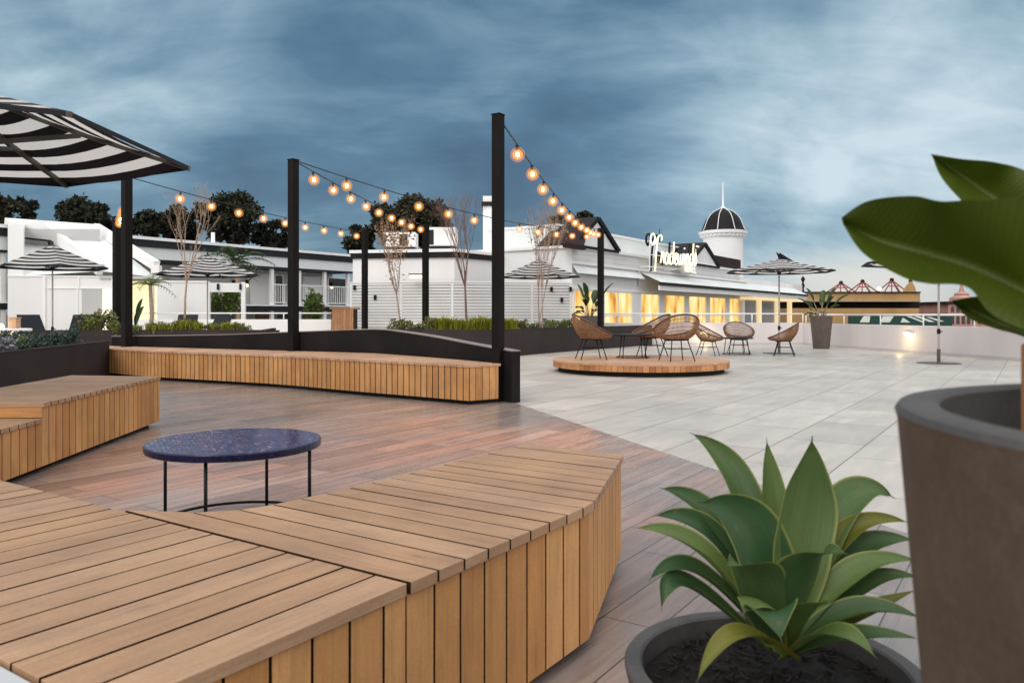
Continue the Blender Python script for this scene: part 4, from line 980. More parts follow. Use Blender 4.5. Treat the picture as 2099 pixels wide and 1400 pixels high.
tree('bare_tree', 'leafless vase-shaped tree with fine reddish twigs in front of the slatted screen', (-1.18, 20.6, .58), 3.9, 44, .34, .036, 0, 'autumn', 'bark', 6, .30)
tree('slender_tree', 'thin multi-stemmed tree with brown leaves in front of the striped umbrella by the tallest post', (.72, 21.0, .58), 2.6, 52, .15, .016, 260, 'autumn', 'bark_pale', 5, .42, 3, .06)

# --- big dark trees beyond the roofs
def big_tree(label, c, w, h, z0_, seed, n=30, per=330, mat='gum', name='gum_tree', ls=.30, trunk=True, flat=1.0):
    o = thing(name, label, 'tree', (c[0], c[1], -4.2), 'dark trees beyond the roofs'); r_ = random.Random(seed); mb = MB(); tr = MB(); cz = z0_ + h * .5
    tr.tube([(c[0], c[1], -4.2), (c[0] + .2, c[1], z0_ * .5), (c[0], c[1], z0_ + h * .35)], [.5, .38, .2], 8)
    for i in range(n):
        while True:
            d = Vector((r_.uniform(-1, 1), r_.uniform(-1, 1), r_.uniform(-1, 1)))
            if d.length < 1: break
        cc = Vector((c[0] + d.x * w * .45, c[1] + d.y * w * .45, cz + d.z * h * .42)); cr = r_.uniform(.09, .17) * w
        tr.tube([(c[0], c[1], z0_ + h * .1 * r_.random()), ((c[0] + cc.x) / 2, (c[1] + cc.y) / 2, (z0_ + cc.z) / 2 + h * .1), cc], [.14, .09, .03], 5, caps=False)
        for _ in range(per):
            e = Vector((r_.gauss(0, 1), r_.gauss(0, 1), r_.gauss(0, 1))).normalized() * (r_.random() ** .45); p = cc + Vector((e.x * cr, e.y * cr, e.z * cr * .62 * flat))
            a = Vector((r_.gauss(0, 1), r_.gauss(0, 1), r_.gauss(-.2, .8))).normalized(); L = ls * r_.uniform(.5, 1.3); s_ = a.cross(Vector((r_.gauss(0, 1), r_.gauss(0, 1), r_.gauss(0, 1)))).normalized() * L * .3
            mb.add([p, p + a * L * .5 + s_, p + a * L, p + a * L * .5 - s_], [(0, 1, 2, 3)])
    tr.build('trunk', 'bark_dark', o, smooth=True); mb.build('crown', mat, o)
def bt(label, x0, x1, y0, y1, Y, seed, **k):
    a, b = px(x0, y0, Y), px(x1, y1, Y); big_tree(label, ((a.x + b.x) / 2, Y), (b.x - a.x), a.z - b.z, b.z, seed, **k)
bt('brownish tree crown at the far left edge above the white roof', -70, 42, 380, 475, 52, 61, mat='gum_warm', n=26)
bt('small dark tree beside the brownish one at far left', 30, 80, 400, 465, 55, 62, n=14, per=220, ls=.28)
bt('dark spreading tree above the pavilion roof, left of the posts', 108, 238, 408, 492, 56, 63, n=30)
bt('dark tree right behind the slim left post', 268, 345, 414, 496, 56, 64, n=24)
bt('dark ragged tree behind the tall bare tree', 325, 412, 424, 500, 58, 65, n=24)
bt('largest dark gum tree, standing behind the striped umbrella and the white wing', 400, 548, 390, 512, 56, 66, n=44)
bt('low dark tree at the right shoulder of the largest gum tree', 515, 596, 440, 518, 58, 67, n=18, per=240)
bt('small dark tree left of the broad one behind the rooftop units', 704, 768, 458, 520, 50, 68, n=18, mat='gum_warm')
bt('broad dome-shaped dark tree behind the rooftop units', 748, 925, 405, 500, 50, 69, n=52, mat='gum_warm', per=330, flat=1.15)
bt('small tufted tree top just above the white block by the dark gable roof', 1122, 1158, 438, 470, 60, 70, n=10, per=110, ls=.28, name='palm_tree', mat='gum_warm')
bt('small tufted tree top behind the first dark gable', 1176, 1212, 430, 466, 62, 71, n=10, per=110, ls=.28, name='palm_tree', mat='gum_warm')

# --- palms and garden planting by the left buildings
def palm(label, c, z, hgt, R, n, seed, mat='palm', base=-4.2, name='palm_tree', tr_r=.09):
    o = thing(name, label, 'palm', (c[0], c[1], base)); r_ = random.Random(seed); mb = MB(); top = Vector((c[0], c[1], z))
    MB().tube([(c[0], c[1], base), (c[0] + .05, c[1], (base + z) / 2), top], [tr_r * 1.3, tr_r, tr_r * .9], 8).build('trunk', 'bark_pale', o, smooth=True)
    for k in range(n):
        a = 2 * pi * k / n + r_.uniform(-.2, .2); el = r_.uniform(.05, 1.2); d = Vector((cos(a) * cos(el), sin(a) * cos(el), sin(el))); L = R * r_.uniform(.8, 1.15)
        q = [top + d * L * t + Vector((0, 0, -L * .55 * t * t)) for t in [j / 9 for j in range(10)]]; mb.tube(q, [.02 - .0018 * j for j in range(10)], 4, caps=False)
        for j in range(1, 10):
            for s in (-1, 1):
                dd = (q[j] - q[j - 1]).normalized(); sd_ = dd.cross(Vector((0, 0, 1))).normalized() * s; lf_ = (dd * .7 + sd_ + Vector((0, 0, -.35))).normalized() * R * .34 * (1 - .5 * abs(j / 9 - .45)); w_ = dd * R * .022
                mb.add([q[j] - w_, q[j] + w_, q[j] + lf_], [(0, 1, 2)])
    mb.build('crown', mat, o)
p = px(487, 540, 31); palm('dark feathery palm crown rising beside the striped umbrella in front of the wing', (p.x, p.y), p.z, 0, 1.7, 16, 81)
p = px(308, 585, 26.6); palm('green palm standing in front of the glowing yellow wall', (p.x, p.y), p.z, 0, .95, 12, 82, 'garden', 0.0, tr_r=.07)
def bush(label, x0, x1, y0, y1, Y, seed, mat='garden', base=None):
    a, b = px(x0, y0, Y), px(x1, y1, Y); w = (b.x - a.x) / 2; h = a.z - b.z
    o = shrub_mesh(seed, w / 1.1, h, 1500, .16, mat).build('bush', mat, None, world=False); o.location = (a.x + w, Y, b.z); tag(o, label, 'bush')
bush('green garden bush under the white beam, behind the parapet', 432, 492, 598, 672, 29.5, 91)
bush('green bush in front of the white wing, right of the middle bench post', 612, 664, 608, 665, 29.5, 92)
p = px(272, 640, 25.5); pl_ = thing('strelitzia_plant', 'dark broad-leaved plant silhouetted against the glowing wall between the two left posts', 'plant', (p.x, p.y, 0)); mb = MB()
for (tx, ty, wd) in ((236, 590, .24), (240, 622, .22), (292, 612, .20), (295, 628, .22), (262, 600, .2), (286, 640, .2)):
    t_ = px(tx, ty, 25.4); mb_ = Vector((p.x, p.y, .05)); blade(mb, [mb_, mb_.lerp(t_, .5) + Vector((0, 0, .45)), t_], wd, lambda t: .15 + .85 * max(0, sin(pi * max(0, (t - .35) / .66))) if t > .35 else .13, cup=.3, nu=12, nv=4)
mb.build('foliage', 'strelitzia_far', pl_, smooth=True)
# ================================================================ BUILDINGS
U = Vector((UX, UY, 0)); NV = Vector((UY, -UX, 0))       # along the grid / towards the viewer
Z = Vector((0, 0, 1))
class Face:
    """an upright facade plane through O along d; reads positions off it"""
    def __init__(s, O, d=U):
        s.O = Vector((O[0], O[1], 0)); s.d = d.normalized(); s.n = Vector((s.d.y, -s.d.x, 0))
        if s.n.dot(-s.O) < 0: s.n = -s.n
    def t(s, x):
        k = (x - CX) / F; return (k * s.O.y - s.O.x) / (s.d.x - k * s.d.y)
    def pt(s, t, z, out=0.0): return s.O + s.d * t + s.n * out + Z * z
    def z(s, x, y): return H - (y - HY) / F * s.pt(s.t(x), 0).y
    def at(s, x, y, out=0.0): return s.pt(s.t(x), s.z(x, y), out)
    def slab(s, mb, t0, t1, z0, z1, o0, o1, mi=0):
        c = s.pt((t0 + t1) / 2, (z0 + z1) / 2, (o0 + o1) / 2); return mb.obox(c, s.d * (abs(t1 - t0) / 2), s.n * (abs(o1 - o0) / 2), Z * (abs(z1 - z0) / 2), mi)
def poly3(mb, pts, mi=0): return mb.add(pts, [tuple(range(len(pts)))], None, mi)

# ---- long white wing with verandas (far left to centre)
W = Face((-15.2, 31.2)); wing = thing('hotel_wing', 'long white two-storey wing with verandas and a dark roof band, behind the left posts', 'building', (-15.2, 31.2, -4.2))
tL, tR, tQ, tP = -8.0, W.t(724), W.t(15), W.t(222); ZR, ZE, ZF = 4.12, 3.22, 1.42
mb = MB(); W.slab(mb, tL, tQ, -4.2, ZE, -5.5, -1.55); W.slab(mb, tP, tR, -4.2, ZE, -5.5, -1.55); mb.build('wall', 'grey_wall', wing)
mb = MB(); W.slab(mb, tL, tQ, ZE + .06, ZR - .36, -5.5, .02); W.slab(mb, tP, tR, ZE + .06, ZR - .36, -5.5, .02); mb.build('frieze', 'white_roof', wing)
mb = MB(); W.slab(mb, tL, tQ, ZR - .36, ZR - .07, -5.6, .10); W.slab(mb, tP, tR + .1, ZR - .36, ZR - .07, -5.6, .10); mb.build('roof_band', 'dark_trim', wing)
mb = MB(); W.slab(mb, tL, tQ, ZR - .07, ZR + .05, -5.7, .16); W.slab(mb, tP, tR + .1, ZR - .07, ZR + .05, -5.7, .16); mb.build('gutter', 'white_paint', wing)
mb = MB(); W.slab(mb, tL, tQ, ZE - .03, ZE + .06, -1.6, .05); W.slab(mb, tP, tR, ZE - .03, ZE + .06, -1.6, .05); mb.build('eave', 'dark_trim', wing)
mb = MB(); W.slab(mb, tL, tQ, ZF - .22, ZF, -1.6, .02); W.slab(mb, tP, tR, ZF - .22, ZF, -1.6, .02); mb.build('balcony_slab', 'dark_trim', wing)
mb = MB(); W.slab(mb, tL, tQ, ZF, ZF + .07, -1.6, .05); W.slab(mb, tP, tR, ZF, ZF + .07, -1.6, .05); mb.build('balcony_edge', 'white_paint', wing)
for x in (8, 560, 616, 668, 716):
    t = W.t(x); mb = MB(); W.slab(mb, t - .08, t + .08, -4.2, ZE - .03, -.2, -.04); mb.build('veranda_post', 'white_paint', wing)
def railing(t0, t1, z0, z1, name='railing', step=.13):
    mb = MB(); W.slab(mb, t0, t1, z1 - .05, z1, -.14, -.09); W.slab(mb, t0, t1, z0 + .08, z0 + .12, -.14, -.09); t = t0
    while t < t1: W.slab(mb, t, t + .025, z0 + .08, z1, -.13, -.10); t += step
    mb.build(name, 'white_paint', wing)
for a, b in ((-2, 6), (500, 508), (562, 592), (618, 666), (670, 716)): railing(W.t(a) + .05, W.t(b) - .05, ZF + .07, ZF + 1.06)
WB = Face(W.pt(0, 0, -1.55))
def opening(f, x0, x1, z0, z1, glass, name, o0=-.08, fr=.06, parent=None, frame='white_paint'):
    t0, t1 = f.t(x0), f.t(x1); m_ = MB(); f.slab(m_, t0 - fr, t1 + fr, z0 - fr, z0, 0, .07); f.slab(m_, t0 - fr, t1 + fr, z1, z1 + fr, 0, .07); f.slab(m_, t0 - fr, t0, z0, z1, 0, .07); f.slab(m_, t1, t1 + fr, z0, z1, 0, .07)
    fo = m_.build(name, frame, parent); m_ = MB(); f.slab(m_, t0, t1, z0, z1, .005, .03); m_.build('pane', glass, fo); return fo
for x0, x1 in ((563, 578), (659, 664), (672, 711)): opening(WB, x0, x1, ZF + .1, ZE - .25, 'window_dark', 'window', parent=wing)
opening(WB, 0, 10, ZF + .1, ZE - .35, 'door_brown', 'door', parent=wing)
for x0, x1, m_ in ((520, 553, 'door_brown'), (566, 590, 'window_dark'), (618, 650, 'door_brown'), (700, 712, 'window_dark'), (0, 9, 'window_dark')): opening(WB, x0, x1, -.6, ZF - .34, m_, 'door', parent=wing)
for x0, x1 in ((620, 656), (512, 552)):                       # pale blinds and panels
    mb = MB(); WB.slab(mb, WB.t(x0), WB.t(x1), ZF + .1, ZE - .2, .01, .05); mb.build('wall_panel', 'white_wall', wing)
def wall_lantern(pos, parent=None):
    m_ = MB().box(pos, (.12, .12, .2)); o = m_.build('wall_lamp', 'black_metal', parent); MB().box(Vector(pos) - Vector((0, 0, .16)), (.09, .09, .12)).build('glow', 'lamp_glow', o); return o
for x, y in ((519, 577), (546, 577), (719, 582)): wall_lantern(W.at(x, y, -1.42), wing)
MB().tube([W.pt(W.t(465), ZR + .05, -1), W.pt(W.t(465), ZR + .62, -1)], .09, 8).build('vent_pipe', 'white_paint', wing)

# ---- white pavilion with raking parapets (far left)
pv = thing('white_pavilion', 'white pavilion with a sloping roof and raking parapets, one side glowing yellow', 'building', (-15, 29, 0))
FY0, FY1 = 27.2, 28.2
pf = Face(px(16, 650, FY0).xy.to_tuple(), (px(318, 650, FY1) - px(16, 650, FY0)).xy.to_3d())
mb = MB()
def fz(x, y, out=0): return pf.at(x, y, out)
poly3(mb, [pf.pt(pf.t(16), 0), pf.pt(pf.t(232), 0), fz(232, 575), fz(205, 566), fz(48, 566), fz(16, 566)])
mb.build('wall', 'white_wall', pv)
bk_ = 30.4
mb = MB(); mb.quad(fz(205, 556), fz(318, 568), px(197, 470, bk_), px(95, 466, bk_)); mb.quad(fz(48, 566, .0), fz(205, 556), px(150, 510, bk_ - .9), px(48, 500, bk_ - .9)); mb.build('roof', 'white_roof', pv)
mb = MB(); mb.beam(px(197, 467, bk_), fz(322, 545, .1), .24, .34); mb.beam(fz(322, 545, .1), fz(322, 572, .1), .24, .3, up=(1, 0, 0)); mb.build('parapet', 'white_paint', pv, bevel=.01)
mb = MB(); mb.beam(px(95, 470, bk_), fz(207, 553, .05), .22, .42); mb.build('parapet', 'white_paint', pv, bevel=.01)
mb = MB(); mb.beam(px(14, 457, bk_), px(198, 470, bk_), .3, .36); mb.build('parapet', 'white_paint', pv, bevel=.01)
mb = MB(); a = pf.t(16); b = pf.t(48)
poly3(mb, [fz(16, 566), fz(48, 566), fz(48, 472), fz(16, 456)]); poly3(mb, [fz(48, 566), fz(48, 472), px(52, 462, bk_), px(52, 560, bk_)]); poly3(mb, [fz(16, 456), fz(48, 472), px(52, 460, bk_), px(18, 455, bk_)]); mb.build('side_wall', 'white_paint', pv)
mb = MB(); mb.quad(px(46, 470, bk_ - .8), px(205, 470, bk_ - .8), px(205, 570, bk_ - .8), px(46, 570, bk_ - .8)); mb.build('recess_wall', 'grey_wall', pv)
mb = MB(); mb.beam(px(55, 489, bk_ - 1.0), px(101, 494, bk_ - 1.0), .3, .07); mb.beam(px(101, 494, bk_ - 1.0), px(104, 516, bk_ - 1.0), .1, .08); mb.build('eave', 'dark_trim', pv)
mb = MB(); pf.slab(mb, pf.t(205), pf.t(322), pf.z(260, 572), pf.z(260, 566), -.1, .08); mb.build('gutter', 'grey_wall', pv)
mb = MB(); pf.slab(mb, pf.t(16), pf.t(230), pf.z(120, 568), pf.z(120, 565), .0, .03); pf.slab(mb, pf.t(88), pf.t(94), 0, pf.z(92, 566), 0, .05); pf.slab(mb, pf.t(160), pf.t(163), pf.z(160, 590), pf.z(160, 568), 0, .04); pf.slab(mb, pf.t(97), pf.t(230), pf.z(150, 592), pf.z(150, 590), 0, .035); pf.slab(mb, pf.t(157), pf.t(160), 0, pf.z(158, 590), 0, .03); mb.build('panel_trim', 'white_paint', pv)
mb = MB(); pf.slab(mb, pf.t(168), pf.t(209), .05, pf.z(180, 593), .004, .02); mb.build('door', 'grey_wall', pv)
mb = MB(); pf.slab(mb, pf.t(211), pf.t(229), .05, pf.z(220, 591), .004, .02); mb.build('lit_doorway', 'lit_cream', pv)
mb = MB(); pf.slab(mb, pf.t(230), pf.t(236), 0, pf.z(233, 572), -.05, .12); pf.slab(mb, pf.t(310), pf.t(316), 0, pf.z(312, 572), -.05, .12); mb.build('porch_post', 'white_paint', pv)
mb = MB(); pf.slab(mb, pf.t(236), pf.t(322), 0, pf.z(270, 574), -1.2, -1.1); mb.build('lit_wall', 'lit_yellow', pv)  # wall emits yellow itself; the lamplight on it is put into its material

# ---- white screen, beam frame, parapets with rails
sw = thing('screen_wall', 'plain white screen wall behind the tall bare tree and striped umbrella', 'wall', px(322, 650, 28) * 1)
q = Face(px(322, 650, 28).xy.to_tuple(), Vector((1, .12, 0)))
mb = MB(); q.slab(mb, 0, q.t(424), -.5, 2.18, -.2, 0); mb.build('wall', 'white_wall', sw); mb = MB(); q.slab(mb, -.02, q.t(424) + .02, 2.18, 2.24, -.23, .03); mb.build('coping', 'white_paint', sw)
fr = thing('beam_frame', 'white frame of two posts and a deep beam over the green bushes', 'pergola', px(424, 650, 28.3))
mb = MB()
for x in (425, 498): q.slab(mb, q.t(x) - .07, q.t(x) + .07, -.5, 2.2, -.2, -.02)
mb.build('post', 'white_paint', fr); mb = MB(); q.slab(mb, q.t(427), q.t(496), 1.84, 2.17, -.17, -.05); mb.build('beam', 'white_wall', fr)
for x in (447, 493): mb = MB(); mb.box(q.at(x, 588, .0), (.07, .07, .22)); mb.build('lamp', 'black_metal', fr)
def parapet(name, label, pts, h, th, rail_z, mat, rail_posts=1.6, ext=0):
    o = thing(name, label, 'parapet wall', (pts[0][0], pts[0][1], 0)); mb = MB(); rl = MB(); bs_ = MB()
    for (a, b) in zip(pts, pts[1:]):
        a, b = Vector((a[0], a[1], 0)), Vector((b[0], b[1], 0)); d = (b - a); L = d.length; d /= L; n_ = Vector((-d.y, d.x, 0)); c = (a + b) / 2 + n_ * th / 2
        mb.obox(c + Z * (h / 2 - .2), d * (L / 2 + ext), n_ * th / 2, Z * (h / 2 + .2)); bs_.obox((a + b) / 2 + Z * .035 - n_ * .006, d * (L / 2), n_ * .008, Z * .035)
        r0 = a + n_ * th * .5 + Z * rail_z; r1 = b + n_ * th * .5 + Z * rail_z; rl.tube([r0, r1], .024, 8); k = max(1, int(L / rail_posts))
        for i in range(k + 1): p = a + d * (L * i / k) + n_ * th * .5; rl.tube([p + Z * (h - .0), p + Z * rail_z], .02, 8)
    mb.build('wall', mat, o, bevel=.008); rl.build('handrail', 'white_paint', o, smooth=True)
    bs_.build('skirting', 'grey_wall', o); return o
parapet('parapet', 'white parapet with a thin rail in front of the lower storey of the white wing', [(-13.2, 26.6), (-6.0, 26.6)], .86, .15, 1.07, 'white_paint', 1.45)
parapet('parapet', 'white parapet with a rail below the glowing windows, behind the rattan chairs', [(3.0, 26.7), (9.98, 26.7)], .745, .16, 1.05, 'parapet_paint', 1.6)
parapet('parapet', 'long pinkish-white parapet with a rail, running from the far pot to the right edge', [(9.98, 26.7), (10.22, 24.2), (11.35, 17.0), (12.4, 10.3)], .735, .16, 1.02, 'parapet_paint', 1.55)
# parapet lamps
def lamp_point(name, loc, energy, col=(1, .72, .36), r=.03, spot=None):
    L = bpy.data.lights.new(name, 'SPOT' if spot else 'POINT'); L.energy = energy; L.color = col; L.shadow_soft_size = r
    if spot: L.spot_size = spot; L.spot_blend = .8
    o = bpy.data.objects.new(name, L); COL.objects.link(o); o.location = loc; return o
def step_light(label, p, n_, en):
    o = thing('bulkhead_light', label, 'wall light', p); ax = Vector((-n_.y, n_.x, 0)); c = Vector(p)
    m_ = MB().obox(c + n_ * .045 + Z * .035, ax * .14, n_ * .045, Z * .018); m_.build('hood', 'white_paint', o); MB().obox(c + n_ * .04 - Z * .015, ax * .11, n_ * .028, Z * .03).build('glow', 'lamp_glow', o)
    l = lamp_point('wall_lamp_light', c + n_ * .30 - Z * .12, en); l.parent = o; l.location = l.location - o.location
pd = Vector((11.35 - 10.22, 17.0 - 24.2, 0)).normalized(); pn = Vector((pd.y, -pd.x, 0)); pn = pn if pn.x < 0 else -pn
kx = (1865 - CX) / F; tt = (10.22 - kx * 24.2) / (kx * pd.y - pd.x); lp_ = Vector((10.22, 24.2, 0)) + pd * tt + Z * .50
step_light('small glowing wall light low on the long parapet, lighting the tiles below', lp_ + pn * .002, pn, 6.0)
step_light('small glowing wall light on the parapet behind the rattan chairs', Vector((6.55, 26.698, .42)), Vector((0, -1, 0)), 6.0)

# ---- timber bar
bo = thing('timber_bar', 'tall timber-slatted bar counter left of the slatted screen', 'bar counter', px(700, 660, 26)); a = px(679, 660, 25.6); b = px(724, 660, 25.6)
mb = MB(); clad(((a.x, 25.6), (b.x, 25.6)), mb, .0, 1.20); clad(((a.x, 26.4), (a.x, 25.6)), mb, .0, 1.20); mb.build('cladding', ['bar_wood', 'board_edge'], bo)
MB().box(((a.x + b.x) / 2, 26.02, 1.235), (b.x - a.x + .12, .86, .05)).build('counter_top', 'bar_wood', bo); MB().box(((a.x + b.x) / 2 + .02, 26.03, .595), (b.x - a.x - .08, .76, 1.19)).build('core', 'shadow_gap', bo)

# ---- utility block and slatted screen
K = Vector((-2.06, 27.0, 0)); left_d = (px(724, 500, 27.75) - K); left_d.z = 0; left_d.normalize(); Lk = 3.72; Rk = 8.3
ub = thing('utility_block', 'white flat-roofed block with a black roof band behind the slatted screen', 'building', K)
A_ = K + left_d * Lk; B2 = K + U * 4.2; bkA = A_ + Vector((.6, 4.5, 0)); bkB = B2 + Vector((-1.0, 2.6, 0))
KB = K + Vector((.05, .25, 0)); A_ = A_ + Vector((0, .2, 0)); pol = [A_, KB, B2, bkB, bkA]
MB().prism([(p.x, p.y) for p in pol], -.5, 3.02).build('wall', 'white_wall', ub)
def grown(pol, g):
    c = sum(pol, Vector()) / len(pol); return [(p + (p - c).normalized() * g) for p in pol]
MB().prism([(p.x, p.y) for p in grown(pol, .10)], 3.02, 3.21).build('roof_band', 'dark_roof', ub); MB().prism([(p.x, p.y) for p in grown(pol, .14)], 3.21, 3.32).build('gutter', 'white_paint', ub)
wall_box = MB().box(px(852, 567, 26.85), (.42, .16, .12)); wl_ = thing('bulkhead_light', 'white bulkhead light above the slatted screen, beside a thin post', 'wall light', px(852, 567, 26.85)); wall_box.build('glow', 'lit_cream', wl_); MB().box(px(852, 562.5, 26.85), (.46, .2, .04)).build('hood', 'black_metal', wl_)
# rooftop units
def unit(label, x0, x1, y0, y1, Y, dark):
    a, b = px(x0, y0, Y), px(x1, y1, Y); o = thing('air_conditioner', label, 'rooftop unit', ((a.x + b.x) / 2, Y, b.z), 'rooftop units'); w_ = b.x - a.x; h_ = a.z - b.z
    MB().box(((a.x + b.x) / 2, Y + .4, (a.z + b.z) / 2), (w_, .8, h_)).build('casing', 'white_wall', o, bevel=.02)
    for dx, wd in dark:
        MB().box((a.x + w_ * dx, Y - .004, (a.z + b.z) / 2 - .03), (w_ * wd, .02, h_ * .8)).build('grille', 'dark_trim', o)
    MB().box(((a.x + b.x) / 2, Y + .4, b.z - .06), (w_ * .9, .7, .12)).build('base', 'dark_trim', o)
unit('wide pale rooftop unit left of the bare tree, on the flat-roofed block', 786, 852, 476, 506, 29.0, ((.02, .10), (.62, .25)))
unit('taller pale rooftop unit with a dark side grille, behind the bare tree', 880, 936, 466, 504, 28.8, ((.08, .16),))
def screen(f, t0, t1, z1, parent, handles):
    mb = MB(); z = .06
    while z < z1 - .05: f.slab(mb, t0, t1, z, z + .086, .04, .062); z += .105
    mb.build('slat_panel', 'slat_paint', parent)
    mb = MB(); k = max(1, round((t1 - t0) / 1.5))
    for i in range(k + 1): t = t0 + (t1 - t0) * i / k; f.slab(mb, t - .03, t + .03, 0, z1, .0, .058)
    f.slab(mb, t0, t1, z1 - .02, z1 + .02, .0, .09); mb.build('frame', 'white_paint', parent)
    mb = MB(); f.slab(mb, t0, t1, .0, z1 - .03, .0, .02); mb.build('backing', 'dark_trim', parent)
    for x, y in handles: MB().box(f.at(x, y, .10), (.09, .06, .16)).build('handle', 'black_metal', parent)
ss = thing('slatted_screen', 'tall white horizontal-slat screen with gates, behind the planted trees', 'screen fence', K)
fl = Face(K.xy.to_tuple(), -left_d); screen(fl, -Lk, 0.0, 2.16, ss, ((771, 610), (729, 590)))
K2 = Vector((2.08, 27.95, 0)); frr = Face((K.x, K.y), K2 - K); screen(frr, .0, (K2 - K).length, 2.16, ss, ((1150, 615), (1168, 593), (1129, 593)))

# ---- gabled main building with neon sign, tower
T = Face((3.57, 30.0)); hb = thing('gabled_building', 'long white building with dark gables and a row of glowing yellow windows', 'building', (3.57, 30, -4.2))
t0, t1 = T.t(1172), T.t(1634)
mb = MB(); T.slab(mb, t0, T.t(1516), 2.0, 3.40, -9, 0); T.slab(mb, t0, T.t(1516), -4.2, .3, -9, 0); mb.build('wall', 'white_wall', hb)
mb = MB(); T.slab(mb, t0 - .1, T.t(1522), 3.40, 3.50, -9, .12); T.slab(mb, t0 - .1, T.t(1530), 2.84, 2.92, 0, .10); mb.build('gutter', 'white_paint', hb)
mb = MB(); z_top = 4.25
T.slab(mb, T.t(1200), T.t(1475), 3.5, 4.35, -4.2, -1.2); mb.build('upper_wall', 'white_roof', hb)
mb = MB(); T.slab(mb, T.t(1199), T.t(1477), 4.35, 4.43, -4.3, -1.12); mb.build('coping', 'white_paint', hb)
mb = MB(); T.slab(mb, T.t(1516), T.t(1645), 2.3, 3.1, -7, -.02); mb.build('end_wall', 'white_wall', hb)
mb = MB(); z_ = 2.02
while z_ < 3.36: T.slab(mb, t0, T.t(1516), z_, z_ + .19, .002, .016); z_ += .2
mb.build('weatherboard', 'slat_paint', hb)
for x in (1306, 1408): MB().tube([T.at(x, 547, .08), T.at(x, 585, .08)], .04, 8).build('downpipe', 'grey_wall', hb)
MB().tube([T.pt(T.t(1412), 4.4, -1.5), T.pt(T.t(1412), 5.2, -1.5)], .02, 6).build('antenna', 'black_metal', hb)
# lower sloping verandah roof and dark gutter
mb = MB(); ta, tb_ = T.t(1311), T.t(1626)
mb.quad(T.pt(ta, 2.36, .95), T.pt(tb_, 2.36, .95), T.pt(tb_, 2.80, .0), T.pt(ta, 2.80, .0)); mb.quad(T.pt(t0, 2.50, .25), T.pt(ta, 2.50, .25), T.pt(ta, 2.80, .0), T.pt(t0, 2.80, .0)); mb.build('veranda_roof', 'white_roof', hb)
mb = MB(); T.slab(mb, ta, tb_, 2.24, 2.36, .88, .98); mb.build('veranda_gutter', 'dark_trim', hb)
mb = MB(); T.slab(mb, ta, tb_, 2.02, 2.22, .84, .9); mb.build('veranda_fascia', 'white_paint', hb)
mb = MB(); T.slab(mb, t0, tb_, 1.93, 2.02, -.06, .06); T.slab(mb, t0, T.t(1516), .3, .36, -.06, .06); mb.build('window_head', 'white_paint', hb)
lit = new_mat('lit_room'); m_, nt_, b_n, o_n = lit
g_ = N(nt_, 'ShaderNodeNewGeometry'); nz = N(nt_, 'ShaderNodeTexNoise', Scale=1.5, Detail=1.5, Roughness=.5); mpz = N(nt_, 'ShaderNodeMapping'); mpz.inputs['Scale'].default_value = (1.4, 1.4, .5); nt_.links.new(g_.outputs['Position'], mpz.inputs[0]); nt_.links.new(mpz.outputs[0], nz.inputs['Vector'])
cz_ = ramp(nt_, nz.outputs[0], [(.28, (.45, .17, .02)), (.38, (.80, .40, .07)), (.46, (.96, .58, .15)), (.58, (1.0, .70, .27)), (.7, (1.0, .84, .50))]); nt_.links.new(cz_, b_n.inputs['Emission Color']); b_n.inputs['Emission Strength'].default_value = 1.15; b_n.inputs['Base Color'].default_value = (.1, .06, .02, 1); b_n.inputs['Roughness'].default_value = .2
M['lit_room'] = m_
wins = [(1176, 1222), (1238, 1294), (1313, 1350), (1361, 1402), (1411, 1446), (1454, 1486), (1494, 1514)]
for x0, x1 in wins:
    f0, f1 = T.t(x0), T.t(x1); mb = MB(); w_ = .05
    T.slab(mb, f0 - w_, f0, .36, 1.93, -.05, .04); T.slab(mb, f1, f1 + w_, .36, 1.93, -.05, .04); T.slab(mb, f0, f1, 1.88, 1.93, -.05, .04); T.slab(mb, f0, f1, .95, 1.0, -.05, .03)
    if x1 - x0 > 45: T.slab(mb, (f0 + f1) / 2 - .03, (f0 + f1) / 2 + .03, .36, 1.88, -.05, .03)
    wo = mb.build('window', 'white_paint', hb); mb = MB(); T.slab(mb, f0, f1, .36, 1.88, -.045, -.03); mb.build('pane', 'lit_room', wo)
gaps = [(1222, 1238), (1294, 1313), (1350, 1361), (1402, 1411), (1446, 1454), (1486, 1494)]
for x0, x1 in gaps: T.slab(MB(), T.t(x0) + .052, T.t(x1) - .052, .3, 1.925, -.1, .02).build('pier', 'white_paint', hb)
mb = MB(); T.slab(mb, t0, T.t(1516), .3, 2.0, -8.9, -.4); mb.build('inner_core', 'white_wall', hb)
# open glass corner
for x in (1520, 1555, 1592, 1618): mb = MB(); T.slab(mb, T.t(x) - .22, T.t(x) + .22, -.5, 2.05, -.1, .12); mb.build('corner_post', 'lit_warm' if x > 1550 else 'white_paint', hb)  # right-hand posts emit: warm light on them is put into the material
mb = MB(); T.slab(mb, T.t(1516), T.t(1622), 1.86, 2.02, -.1, .8); mb.build('corner_soffit', 'lit_warm', hb)  # soffit emits as well, in place of light falling on it
for x0, x1 in ((1523, 1551), (1559, 1588)):
    mb = MB(); T.slab(mb, T.t(x0), T.t(x1), -.2, 1.86, -.03, -.01); mb.build('corner_glass', plain('corner_glass', (.25, .30, .34), .15, .15, .6, spec=.6), hb)
